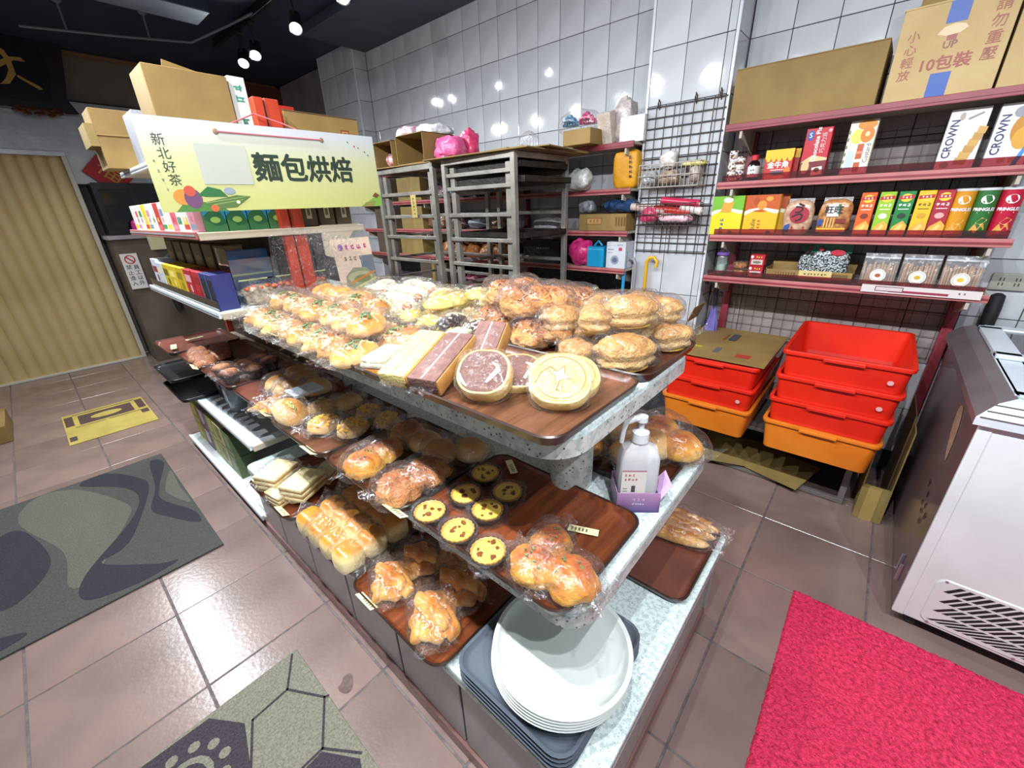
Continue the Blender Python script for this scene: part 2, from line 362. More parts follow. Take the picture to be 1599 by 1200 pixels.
track(.06, -1.0, 5.8, 'black light track above the aisle left of the bread display')
ORD = ['first', 'second', 'third', 'fourth', 'fifth', 'sixth', 'seventh', 'eighth', 'ninth', 'tenth', 'eleventh', 'twelfth', 'thirteenth', 'fourteenth', 'fifteenth', 'sixteenth']
for k, y in enumerate((2.98, 3.66, 4.44, 4.72)):
    spot_lamp(1.87, y, (.95, y-1.5, 1.05), 'black spotlight, %s from the near end of the track above the racks' % ORD[k], SPOT_W*.6)
for k, y in enumerate((-.95, -.4, .1, .55, 1.1, 1.82, 2.45, 3.1, 3.8, 4.5, 5.3)):  # first lamp of this row added to brighten the floor right of the counter
    spot_lamp(.06, y, ((1.5, y, .0) if y < .3 else (.95, y+.05, .9)) if y < 3 else (.4, y-.7, .6), 'black spotlight, %s from the near end of the track above the aisle' % ORD[k], SPOT_W*(1.15 if y < .3 else (1.0 if y < 3 else .85)))
# conduit with hangers under the ceiling
t = thing('ceiling_conduit', 'thin grey cable conduit hanging below the dark ceiling on two rods', 'conduit', (1.3, 5.0, 2.86))
MB().tube([(-.75, .25, -.01), (-.2, .05, 0), (.25, -.1, .02), (.45, -.45, .1), (.6, -.8, .16)], .009, 8).build('pipe', mat('grey_pvc', '#6b7079', None, 4, .5), t, 1)
for x, y in ((-.5, .16), (-.02, -.01)):
    MB().lathe([(.03, .19), (.03, .175), (.008, .16), (.007, 0)], 12, c=(x, y, 0)).build('hanger', mat('grey_pvc', '#6b7079'), t, 1)

# ---------------------------------------------------------------- folding curtain door and the doorway to the kitchen
CURT = mat('beige_vinyl', '#bda574', '#cdb684', 1.6, .5, bump=.1, bscale=25)
t = thing('accordion_door', 'beige folding accordion door closing the back doorway', 'door', (0, 6.4, 0))
n = 20
for i in range(n):
    x0 = -1.45+i*.102
    mb = MB(); prof = [(0, .02), (.012, .008), (.034, -.008), (.07, -.008), (.09, .006), (.102, .02)]
    mb.loft([[(x0+a, b, z) for a, b in prof]+[(x0+a, b+.004, z) for a, b in reversed(prof)] for z in (.02, 2.1)]); mb.build('pleat', CURT, t, 1)
FR = mat('white_steel_frame', '#b9b5a8', '#c8c4b6', 4, .4)
MB().box(.592, .63, -.04, .05, 0, 2.12).build('door_jamb', FR, t, 0, .004)
MB().box(-1.5, .63, -.045, .05, 2.1, 2.145).build('top_rail', STEEL, t, 0, .004)
MB().box(-1.5, .63, -.035, .05, 0, .02).build('floor_rail', FR, t, 0, .003)
# plaque
t = thing('wall_plaque', 'black carved wooden plaque with a gold brush character', 'plaque', (.3, 6.36, 2.5))
pl = [(-1.4, .02), (-.9, 0), (0, -.01), (.4, -.01), (.46, -.03), (.55, -.02), (.5, .1), (.55, .3), (.6, .56), (.55, .6), (.3, .62), (-1.4, .64)]
MB().loft([[(x, .05, z) for x, z in pl], [(x, .0, z) for x, z in pl]]).build('board', mat('black_lacquer', '#16121a', '#1f1821', 2, .3), t, 0, .006)
fr = [(-1.4, .06), (.38, .05), (.45, .3), (.42, .55), (-1.4, .58)]
MB().loft([[(x, -.001, z) for x, z in fr], [(x, -.006, z) for x, z in fr]]).build('inner_panel', mat('black_lacquer_panel', '#101018', None, 2, .25), t, 0, .002)
mb = MB(); decals(mb, [('p', [(0, .27), (.13, .29), (.24, .36), (.31, .36), (.29, .39), (.22, .385), (.1, .32), (0, .3)], '#b08c3e'), ('p', [(.15, .45), (.2, .43), (.22, .36), (.215, .25), (.15, .17), (.09, .16), (.14, .21), (.18, .28), (.18, .37)], '#b08c3e'),
    ('p', [(.215, .235), (.26, .2), (.33, .15), (.355, .155), (.345, .175), (.27, .22), (.225, .25)], '#b08c3e')], -.007); mb.build('brush_character', None, t)
mb = MB()
for k in range(14): mb.lathe([(.0, .0), (.03, .012), (.02, .03), (0, .035)], 8, c=(.12+k*.022, -.02, -.05+.025*math.sin(k*1.7)), cap=False)
mb.build('carved_fringe', mat('red_gold_carving', '#5c2a1c', '#7d4a22', 40, .5), t, 1)
# kitchen doorway behind the shelf: dim counter, notices, bags
t = thing('kitchen_counter', 'dim brown kitchen counter beside the beige folding door', 'counter', (1.05, 6.1, 0))
MB().box(-.38, .7, -.1, .4, 0, 1.32).build('cabinet', mat('worn_brown_panel', '#4a4136', '#62574a', 3, .6, bump=.1), t, 0, .004)
MB().box(-.4, .72, -.13, .42, 1.32, 1.36).build('worktop', STEEL, t, 0, .004)
MB().tube([(-.02, -.13, .55), (-.06, -.16, .95), (-.04, -.18, 1.08), (.05, -.18, 1.14)], .035, 10).build('drain_hose', mat('black_rubber', '#1a1a1c', None, 5, .6), t, 1)
t = thing('kitchen_cabinet', 'dark glass fronted cabinet standing on the kitchen counter', 'cabinet', (1.1, 6.25, 1.36))
MB().box(-.4, .5, -.1, .2, 0, .5).build('cabinet_body', mat('near_black_metal', '#15171c', '#20232a', 3, .3), t, 0, .004)
for k in range(3): MB().box(-.36+.29*k, -.12+.29*k, -.106, -.1, .06, .44).build('glass_door', mat('dark_glass', '#0d1118', None, 3, .08), t)
for k, (x, z) in enumerate(((.94, 1.72), (1.12, 1.70))):
    tag(MB().box(-.05, .05, -.002, .002, 0, .13).build('paper_notice', flat('#d8dade'), None, loc=(x, 6.18, z)), 'small white paper stuck on the dark cabinet, %s' % ('nearer the folding door' if k == 0 else 'further from the folding door'), 'paper')
tag(MB().box(-.07, .07, -.002, .002, 0, .14).build('sticky_note', flat('#c9c19a'), None, loc=(1.03, 5.965, 1.2)), 'cream note taped to the kitchen counter edge', 'paper')
t = thing('no_entry_notice', 'white no entry notice with two columns of black characters', 'sign', (.76, 5.985, .82), 0)
MB().box(-.07, .07, -.003, .003, 0, .36).build('panel', flat('#d6d4cf'), t)
mb = MB(); its = [('d', 0, .3, .045, .045, '#a83238'), ('d', 0, .3, .034, .034, '#d6d4cf'), ('p', [(-.032, .322), (-.022, .332), (.032, .278), (.022, .268)], '#a83238')]
for k, ch in enumerate('禁止進入'): its.append(('t', ch, -.03, .22-.055*k, .05, '#1d1d22'))
for k, ch in enumerate('員工以外'): its.append(('t', ch, .03, .22-.055*k, .05, '#1d1d22'))
decals(mb, its, -.003); mb.build('printed_front', None, t)
t = thing('fu_paper', 'red diamond paper with gold character hanging by the doorway', 'paper', (.93, 6.4, 1.98), rot=(0, PI/4, 0))
MB().box(-.16, .16, -.002, .002, -.16, .16).build('paper', flat('#b3202a'), t)
mb = MB(); put_text(mb, '福', 0, 0, .22, flat('#c79a3a'), -.003, -PI/4+.8); mb.build('character', None, t)
t = thing('switch_box', 'small grey electrical box on the steel wall panel', 'switch box', (.82, 6.42, 1.92)); MB().box(-.06, .06, 0, .05, 0, .1).build('case', flat('#a8aaa6'), t, 0, .006); MB().box(-.045, .045, -.004, 0, .055, .085).build('dial', flat('#5f6f70'), t)
MB().box(.63, 1.35, 6.45, 6.6, 1.86, 2.14).build('steel_side_panel', STEEL, wall_b)
def bag(rx, ry, rz_, seed, amp=.25, freq=9, e=.8): return blob(rx, ry, rz_, e, 22, 14, amp, freq, seed, .5)
for nm, lb, x, z, c, s_ in (('pink_bag', 'small bright pink bag on the kitchen counter', .93, 1.36, '#c02a86', (.05, .04, .09)), ('knotted_bag', 'pale grey plastic bag on the kitchen counter', 1.1, 1.36, '#9aa4b0', (.08, .06, .07)), ('orange_cup', 'small orange cup at the end of the kitchen counter', 1.25, 1.36, '#b8461f', (.025, .025, .06))):
    tag(bag(*s_, seed=len(nm)).build(nm, mat('plastic_'+c, c, None, 9, .3, bump=.4, bscale=30), None, 1, loc=(x, 6.06, z)), lb, 'bag' if 'bag' in nm else 'cup')

# ---------------------------------------------------------------- mats on the floor
def rugmat(name, c1, c2, kind):
    m, nt, b = nodes(name); b.inputs['Roughness'].default_value = .95; b.inputs['Specular IOR Level'].default_value = .1
    tc = N(nt, 'ShaderNodeTexCoord'); nz = N(nt, 'ShaderNodeTexNoise', Scale=170, Detail=2); nt.links.new(tc.outputs['Object'], nz.inputs['Vector'])
    rp = N(nt, 'ShaderNodeValToRGB'); rp.color_ramp.elements[0].position = .3; rp.color_ramp.elements[1].position = .7
    rp.color_ramp.elements[0].color = srgb(c1); rp.color_ramp.elements[1].color = srgb(c2); nt.links.new(nz.outputs['Fac'], rp.inputs[0]); nt.links.new(rp.outputs[0], b.inputs['Base Color'])
    bp = N(nt, 'ShaderNodeBump', Strength=.9, Distance=.006); nt.links.new(nz.outputs['Fac'], bp.inputs['Height']); nt.links.new(bp.outputs[0], b.inputs['Normal'])
    return m
def plane_poly(mb, pts, z0, z1, m): mb.prism(pts, z0, z1, m)
def smooth_poly(pts, n=6):            # closed Catmull-Rom through the points
    P = []; k = len(pts)
    for i in range(k):
        a, b, c, d = [Vector((*pts[(i+j-1) % k], 0)) for j in range(4)]
        for s_ in range(n):
            u = s_/n; q = .5*((2*b)+(-a+c)*u+(2*a-5*b+4*c-d)*u*u+(-a+3*b-3*c+d)*u**3); P.append((q.x, q.y))
    return P
G1 = rugmat('mat_light_grey', '#53524a', '#69685e', 0); G2 = rugmat('mat_dark_grey', '#2f2f35', '#3c3c42', 0); G3 = rugmat('mat_mid_grey', '#434440', '#525350', 0)
t = thing('wave_doormat', 'grey rectangular doormat with dark curving wave pattern', 'doormat', (-.17, 2.8, 0))
def m1(pts): return [(x+.17, y-2.8) for x, y in pts]
MB().box(-.8, .385, -.66, .66, .0005, .010).build('mat_base', G3, t, 0, .003)
mb = MB()
for z, m_, pts in ((1, G1, [(-.457, 3.2), (-.374, 3.445), (-.205, 3.34), (-.04, 2.93), (-.066, 2.75), (-.139, 2.59), (-.234, 2.366), (-.317, 2.386), (-.316, 2.706)]),
                   (2, G2, [(-.2, 3.40), (-.074, 3.44), (.049, 3.22), (.075, 3.03), (-.05, 2.62), (-.12, 2.50), (-.20, 2.45), (-.03, 2.24), (.04, 2.19), (-.12, 2.17), (-.28, 2.24), (-.26, 2.42), (-.06, 2.72), (.015, 2.95), (-.03, 3.16)]),
                   (1, G2, [(.14, 3.38), (.2, 3.3), (.12, 3.0), (.1, 2.82), (.19, 2.56), (.185, 2.42), (.09, 2.6), (.04, 2.76), (.1, 3.0)]),
                   (1, G1, [(.205, 3.15), (.14, 2.95), (.14, 2.84), (.2, 2.66), (.2, 2.9)]),
                   (1, G2, [(-.53, 3.1), (-.44, 3.08), (-.36, 2.7), (-.42, 2.5), (-.53, 2.46), (-.6, 2.8)]),
                   (1, G2, [(-.9, 2.4), (-.6, 2.3), (-.45, 2.2), (-.7, 2.17), (-.93, 2.2)]),
                   (1, G1, [(-.93, 3.2), (-.75, 3.35), (-.62, 3.1), (-.7, 2.7), (-.9, 2.6)])):
    plane_poly(mb, m1(smooth_poly(pts)), .0095, .0105+.0005*z, m_)
mb.build('wave_pattern', None, t)
P1 = rugmat('mat_pale_green_grey', '#686759', '#858375', 0); P2 = rugmat('mat_plum_grey', '#352f36', '#494249', 0)
t = thing('pebble_doormat', 'pale grey green doormat with dark angular lines in the foreground', 'doormat', (.0, .95, 0))
MB().box(-.9, .215, -.38, .36, .0005, .010).build('mat_base', P1, t, 0, .003)
mb = MB()
def mline(pts, wd=.0035):
    for a, b in zip(pts, pts[1:]):
        A, B = Vector((a[0], a[1]-.95)), Vector((b[0], b[1]-.95)); d = (B-A).normalized(); nrm = Vector((-d.y, d.x))*wd
        mb.prism([tuple(A-nrm-d*wd*.6), tuple(B-nrm+d*wd*.6), tuple(B+nrm+d*wd*.6), tuple(A+nrm-d*wd*.6)], .0095, .0112, P2)
mline([(.195, 1.3), (.132, 1.188), (.203, 1.066), (.13, .931), (.2, .83)]); mline([(.132, 1.188), (.02, 1.18)]); mline([(.203, 1.066), (.214, 1.06)])
mline([(.13, .931), (.02, .93), (-.04, 1.02), (.02, 1.18)])
mb.prism([(.02, -.03), (.125, -.025), (.19, -.13), (.13, -.3), (.0, -.3)], .0095, .0108, P2)
mb.prism([(-.24, .352), (-.07, .345), (.0, .24), (-.03, .1), (-.17, .04), (-.33, .1), (-.36, .26)], .0095, .0108, P2)
for k in range(11):
    a = k*2*PI/11; mb.prism([(-.165+.098*math.cos(a)+.016*math.cos(q)*1.0, .2+.098*math.sin(a)+.016*math.sin(q)) for q in [j*PI/5 for j in range(10)]], .0095, .0113, P1)
for r0, r1 in ((.05, .068), (.012, .032)):
    for k in range(16):
        a, b = k*PI/8, (k+1)*PI/8
        mb.prism([(-.165+r0*math.cos(a), .2+r0*math.sin(a)), (-.165+r1*math.cos(a), .2+r1*math.sin(a)), (-.165+r1*math.cos(b), .2+r1*math.sin(b)), (-.165+r0*math.cos(b), .2+r0*math.sin(b))], .0095, .0113, P1)
mb.build('line_pattern', None, t)
# red coil mat
RED = mat('red_vinyl_coil', '#9c0f34', '#dc2c5a', 85, .45, bump=.7, bscale=200, spec=.4, lo=.3, hi=.6)
nx, ny = 190, 190; vs_ = []; fs = []
for j in range(ny+1):
    for i in range(nx+1):
        x = .42+1.248*i/nx; y = -.05-1.25*(1-j/ny); e_ = min(i, nx-i, ny-j, j)
        q = noise.noise(Vector((x*80, y*80, 0)))+.6*noise.noise(Vector((x*150, y*150, 5)))
        vs_.append((x+(.004*noise.noise(Vector((y*60, x*60, 3)))), y+.004*noise.noise(Vector((x*60, y*60, 9))), .001 if e_ == 0 else max(.004, .0115+.0062*q)))
for j in range(ny):
    for i in range(nx): a = j*(nx+1)+i; fs.append((a, a+1, a+nx+2, a+nx+1))
mm_ = MB().add(vs_, fs); o = mm_.build('coil_doormat', RED, None, 2); tag(o, 'bright red coil doormat on the tiles before the freezer', 'doormat')
# flattened carton on the floor
CB = mat('cardboard', '#7f6536', '#8f7542', 5, .75, bump=.06, bscale=60, rnd=.08)
CBY = mat('yellow_cardboard', '#a49144', '#b5a251', 5, .7)
t = thing('flattened_carton', 'yellowish flattened printed carton lying on the back aisle floor', 'cardboard', (.07, 4.51, 0))
MB().box(-.26, .26, -.36, .36, .001, .006).build('sheet', CBY, t, 0, .001)
mb = MB(); BR = flat('#4e3c3c')
for (x0, x1, y0, y1) in ((-.17, .17, .03, .27), (-.25, -.2, .05, .3), (.2, .25, .05, .3), (-.25, -.21, -.3, -.2), (.2, .25, -.1, .0), (-.2, .2, .31, .325), (-.2, -.02, -.012, 0), (0, .2, -.012, 0)):
    MB().add([(x0, y0, .0064), (x1, y0, .0064), (x1, y1, .0064), (x0, y1, .0064)], [(0, 1, 2, 3)], BR).build('printed_panel', None, t)
mb.add([(.0+.1*math.cos(a), .15+.06*math.sin(a), .0067) for a in [k*PI/8 for k in range(16)]], [tuple(range(16))], CBY)
mb.build('printed_oval', None, t)
tag(MB().box(-.9, 0, 0, .5, .002, .13).build('cardboard_box', CB, None, 0, .003, loc=(-.46, 4.62, 0)), 'low beige box at the left edge on the floor', 'box')
tag(MB().prism(smooth_poly([(-.02, -.02), (0, -.03), (.02, -.01), (.03, .02), (.01, .03), (-.01, .015), (-.025, .01)], 3), .0006, .0012).build('floor_stain', mat('brown_dirt', '#5a4a46', '#6b5954', 80, .9), None, loc=(.272, 1.054, 0)), 'small dark dirt stain on a pink floor tile', 'stain')

# ================================================================ terrazzo display counter
TZ = terrazzo('white_terrazzo', '#cfdcdb', '#8a9494', 150, .3); TZE = terrazzo('chipped_terrazzo', '#c6cac4', '#4a4a4a', 75, .5)
PANEL = mat('grey_panel_tile', '#8b8a89', '#989694', 3, .25, rnd=.06)
ctr = thing('display_counter', 'three tier white terrazzo bread display counter', 'display counter', (.865, 1.14, 0))
CX, CY = .865, 1.14
def slab(x0, x1, y0, y1, z1, th, r, name):
    o = MB().prism([(x-CX, y-CY) for x, y in rrect(x0, x1, y0, y1, r, 8)], z1-th, z1).build(name, TZ, ctr, 1, .006, 2)
    mb = MB(); outer = rrect(x0-.0015, x1+.0015, y0-.0015, y1+.0015, r, 8); n_ = len(outer)
    mb.loft([[(x-CX, y-CY, z) for x, y in outer] for z in (z1-th+.004, z1-.012)], None, False, False); mb.build('slab_edge', TZE, o, 1)
    return o
slab(.395, 1.335, .18, 2.08, .4, .035, .03, 'base_top')
slab(.485, 1.285, .275, 2.08, .75, .05, .07, 'middle_shelf')
slab(.535, 1.225, .355, 2.06, 1.1, .055, .09, 'top_shelf')
for (y, z0, z1) in ((.545, .75, 1.045), (1.75, .75, 1.045), (.8, .4, .70), (1.75, .4, .70)):
    MB().lathe([(.062, 0), (.062, z1-z0)], 28, c=(0, y-CY, z0)).build('column', TZE, ctr, 1)
MB().box(.425-CX, 1.30-CX, .22-CY, 2.07-CY, .0, .365).build('base_core', flat('#1a1a1c', .7), ctr)
MB().box(.40-CX, 1.325-CX, .2-CY, 2.08-CY, 0, .05).build('plinth', mat('red_brown_plinth', '#7d5a54', '#8f6a63', 4, .4), ctr, 0, .003)
cuts = [.19, .285, .588, .895, 1.205, 1.515, 1.825, 2.075]
for a, b in zip(cuts, cuts[1:]):
    MB().box(.409-CX, .427-CX, a+.005-CY, b-.005-CY, .055, .362).build('tile', PANEL, ctr, 0, .002, 1)
for a, b in ((.43, .73), (.73, 1.03), (1.03, 1.3)):
    MB().box(a+.004-CX, b-.004-CX, .205-CY, .222-CY, .055, .362).build('tile', PANEL, ctr, 0, .002, 1)
for a, b in zip(cuts, cuts[1:]):
    MB().box(1.298-CX, 1.316-CX, a+.005-CY, b-.005-CY, .055, .362).build('tile', PANEL, ctr, 0, .002, 1)

# ---------------------------------------------------------------- trays
WOODM = wood('tray_woodgrain', '#4a2f22', '#734a34', 'X'); WOODR = wood('tray_red_woodgrain', '#562a19', '#854626', 'X'); WOODB = wood('tray_dark_woodgrain', '#3d1f17', '#542a1e', 'X', rough=.22); WOODP = mat('tray_rosy_brown', '#5e3429', '#744438', 5, .3)
RIM = mat('tray_dark_rim', '#2a1a16', '#3a241d', 6, .3); BLK = mat('black_tray_plastic', '#16171a', '#1f2124', 5, .35)
_tm = {}
def tray(x0, x1, y0, y1, z, label, m, rim=RIM, h=.026, rz=0, group='bread trays'):
    k = (round(x1-x0, 3), round(y1-y0, 3), m.name, rim.name, h)
    a, b = (x1-x0)/2, (y1-y0)/2
    if k not in _tm:
        def rg(ins, zz, r): return [(x, y, zz) for x, y in rrect(-a+ins, a-ins, -b+ins, b-ins, r, 5)]
        p = MB().loft([rg(.024, .0045, .03), rg(.016, .008, .036), rg(.008, h-.003, .042)], None, True, False).mesh('tray_floor', m, 1)
        q = MB().loft([rg(.008, h-.003, .042), rg(.003, h, .046), rg(0, h-.003, .048), rg(.01, .002, .038), rg(.022, 0, .03)], None, False, True).mesh('tray_rim', rim, 1)
        _tm[k] = (p, q)
    t = thing('bread_tray', label, 'tray', ((x0+x1)/2, (y0+y1)/2, z), rz, group)
    obj('tray_floor', _tm[k][0], t); obj('tray_rim', _tm[k][1], t); return t
T1, T2, T3 = 1.1005, .7505, .4005
tray(.50, .868, .35, .83, T1, 'brown woodgrain tray holding cake rolls and cake slices', WOODM)
tray(.49, .862, .84, 1.35, T1, 'woodgrain tray under herb rolls behind the cake slices', WOODM)
tray(.49, .862, 1.36, 1.88, T1, 'woodgrain tray under herb rolls at the far end of the top shelf', WOODM)
tray(.872, 1.235, .345, .84, T1, 'dark tray under the cream puffs at the near right corner', WOODB)
tray(.872, 1.235, .85, 1.35, T1, 'dark tray under yellow buns on the top shelf', WOODB)
tray(.872, 1.235, 1.36, 1.88, T1, 'dark tray under coconut bread at the far right of the top shelf', WOODB)
tray(.455, .825, .295, .79, T2, 'woodgrain tray with egg tarts and two cheese buns', WOODR)
tray(.435, .81, .80, 1.225, T2, 'woodgrain tray with crumb topped buns on the middle shelf', WOODM)
tray(.43, .81, 1.235, 1.66, T2, 'woodgrain tray with yellow corn buns on the middle shelf', WOODM)
tray(.445, .82, 1.67, 2.13, T2, 'rosy brown tray with plain rolls on the middle shelf', WOODP)
tray(.93, 1.285, .30, .75, T2, 'dark tray under soft buns behind the pump bottle', WOODB)
tray(.355, .73, .60, 1.04, T3, 'red brown woodgrain tray with twisted sesame bread on the base', WOODR)
tray(.36, .73, 1.05, 1.47, T3, 'red brown tray under the pull apart rolls', WOODR)
tray(.345, .72, 1.48, 1.90, T3, 'red brown tray with layered cake sandwiches', WOODR)
tray(.935, 1.332, .195, .66, T3, 'dark brown tray with baguettes on the right of the base', WOODP)
# grey trays and stacked plates for customers
GT = mat('slate_grey_plastic', '#4d5560', '#59616c', 6, .4)
for k in range(4):
    t = tray(.385, .765, .235, .575, T3+.016*k, 'slate grey serving tray under the white plates, %s from the bottom' % ORD[k], GT, GT, .022, group='grey serving trays')
MEL = mat('white_melamine', '#c3cac7', '#ced4d1', 3, .22)
pm = MB().lathe([(0.001, .004), (.125, .004), (.142, .007), (.15, .016), (.156, .0245), (.165, .026), (.167, .0235), (.162, .014), (.15, .004), (.12, 0), (.001, 0)], 64, cap=False).mesh('plate', MEL, 1)
for k in range(5):
    tag(obj('dinner_plate', pm, None, (.557+.001*k, .368-.001*k, .4715+.0095*k)), 'white round plate, %s from the bottom of the stack on the grey trays' % ORD[k], 'plate', 'stacked white plates')
# ================================================================ bread
random.seed(11)
FILM = film('clear_bread_bag', '#ffffff', .015, .42, crease=.45)
FILM2 = film('clear_stiff_bag', '#ffffff', .012, .4, 60, .6, .08, crease=.3)
FILM4 = film('clear_tight_wrap', '#ffffff', .01, .35, 45, .5, .08, crease=.1)
B_ROLL = bread('glazed_roll_crust', '#f0d49a', '#e2a456', '#b86a24', 12, .25, .28)
B_ORNG = bread('orange_cheese_crust', '#ecbf6a', '#e09a3c', '#c47a2a', 22, .5)
B_PALE = bread('pale_soft_crust', '#f0dfb8', '#e2bd82', '#b87c30', 9, .3, .4)
B_WHITE = bread('coconut_white_crust', '#d9d0b8', '#dcd6c4', '#c9b890', 40, .9, .7, 160)
B_YEL = bread('yellow_crumb_crust', '#f5e596', '#efd66a', '#d6a846', 24, .6, .5)
B_FLOSS = bread('meat_floss_crust', '#e6b474', '#d08a44', '#9c5a26', 45, 1.0, .7, 140)
B_PUFF = bread('cream_puff_crust', '#dfbd84', '#cfa264', '#a87438', 40, 1.0, .6, 150)
B_CRUM = bread('crumble_crust', '#d2985a', '#bd783c', '#935224', 60, 1.2, .6, 150)
B_CHEE = bread('baked_cheese_crust', '#ecc66a', '#dc9838', '#a04f1e', 16, .5, .3)
B_TWST = bread('glossy_twist_crust', '#f6deA2', '#e8aa54', '#b86c26', 13, .3, .34)
B_SANDB = bread('sponge_layer', '#d9b060', '#e4cf96', '#ead9a6', 20, .4, .7)
B_BAG = bread('baguette_crust', '#efd6a0', '#d9a058', '#a8642c', 14, .5, .35)
B_PULL = bread('dinner_roll_crust', '#f4e6bc', '#f2dda2', '#c8842e', 8, .2, .26, 60, .2, .66, .9)
B_DARK = bread('muffin_crust', '#3a1e16', '#6b3d22', '#a5683a', 20, .7, .5)
CHOC = mat('dark_chocolate', '#241714', '#38241e', 20, .25, bump=.3)
CHEESEW = mat('cream_strands', '#e6d29a', None, 20, .5); HERB = mat('green_herb', '#4c6b38', '#63804a', 30, .6); SES = mat('white_sesame', '#efe4c8', None, 20, .5)
def bagmesh(rx, ry, h, seed, flap=1.0):
    mb = blob(rx, ry, h*.74, .72, 26, 14, .16, 1.1/max(rx, .03), seed, .35); rnd = random.Random(seed)
    for sx in (-1, 1):
        k = 9; inner = []; outer = []
        for i in range(k):
            u = i/(k-1)*2-1
            inner.append((sx*rx*.82, u*ry*.62, h*(.42+.1*rnd.random())))
            outer.append((sx*rx*(1.12+.16*flap*rnd.random()), u*ry*(.75+.15*rnd.random())+rnd.uniform(-.006, .006), h*(.28+.45*flap*rnd.random()*abs(1-.4*u))))
        o = len(mb.v); mb.v += inner+outer
        for i in range(k-1): mb.f.append((o+i, o+i+1, o+k+i+1, o+k+i)); mb.m.append(0)
    return mb
def strands(rx, ry, rz_, flatb, n, m, seed, ln=.02, wd=.0022, cov=.75):
    rnd = random.Random(seed); mb = MB()
    for _ in range(n):
        th = rnd.uniform(0, 2*PI); rr = math.sqrt(rnd.random())*cov
        x, y = rr*math.cos(th), rr*math.sin(th); z = math.sqrt(max(0, 1-rr*rr)); p = Vector((rx*x, ry*y, rz_*z+rz_*flatb+.001))
        nrm = Vector((x/rx, y/ry, z/rz_)).normalized(); tg = nrm.cross(Vector((rnd.uniform(-1, 1), rnd.uniform(-1, 1), rnd.uniform(-1, 1)))).normalized(); bt = nrm.cross(tg)
        l = ln*rnd.uniform(.5, 1.1)
        c = [p+tg*l*a+bt*wd*b+nrm*q for q in (-.001, .0025) for a, b in ((-.5, -1), (.5, -1), (.5, 1), (-.5, 1))]
        mb.add(c, [(0, 3, 2, 1), (4, 5, 6, 7), (0, 1, 5, 4), (1, 2, 6, 5), (2, 3, 7, 6), (3, 0, 4, 7)], m)
    return mb
_pr = {}
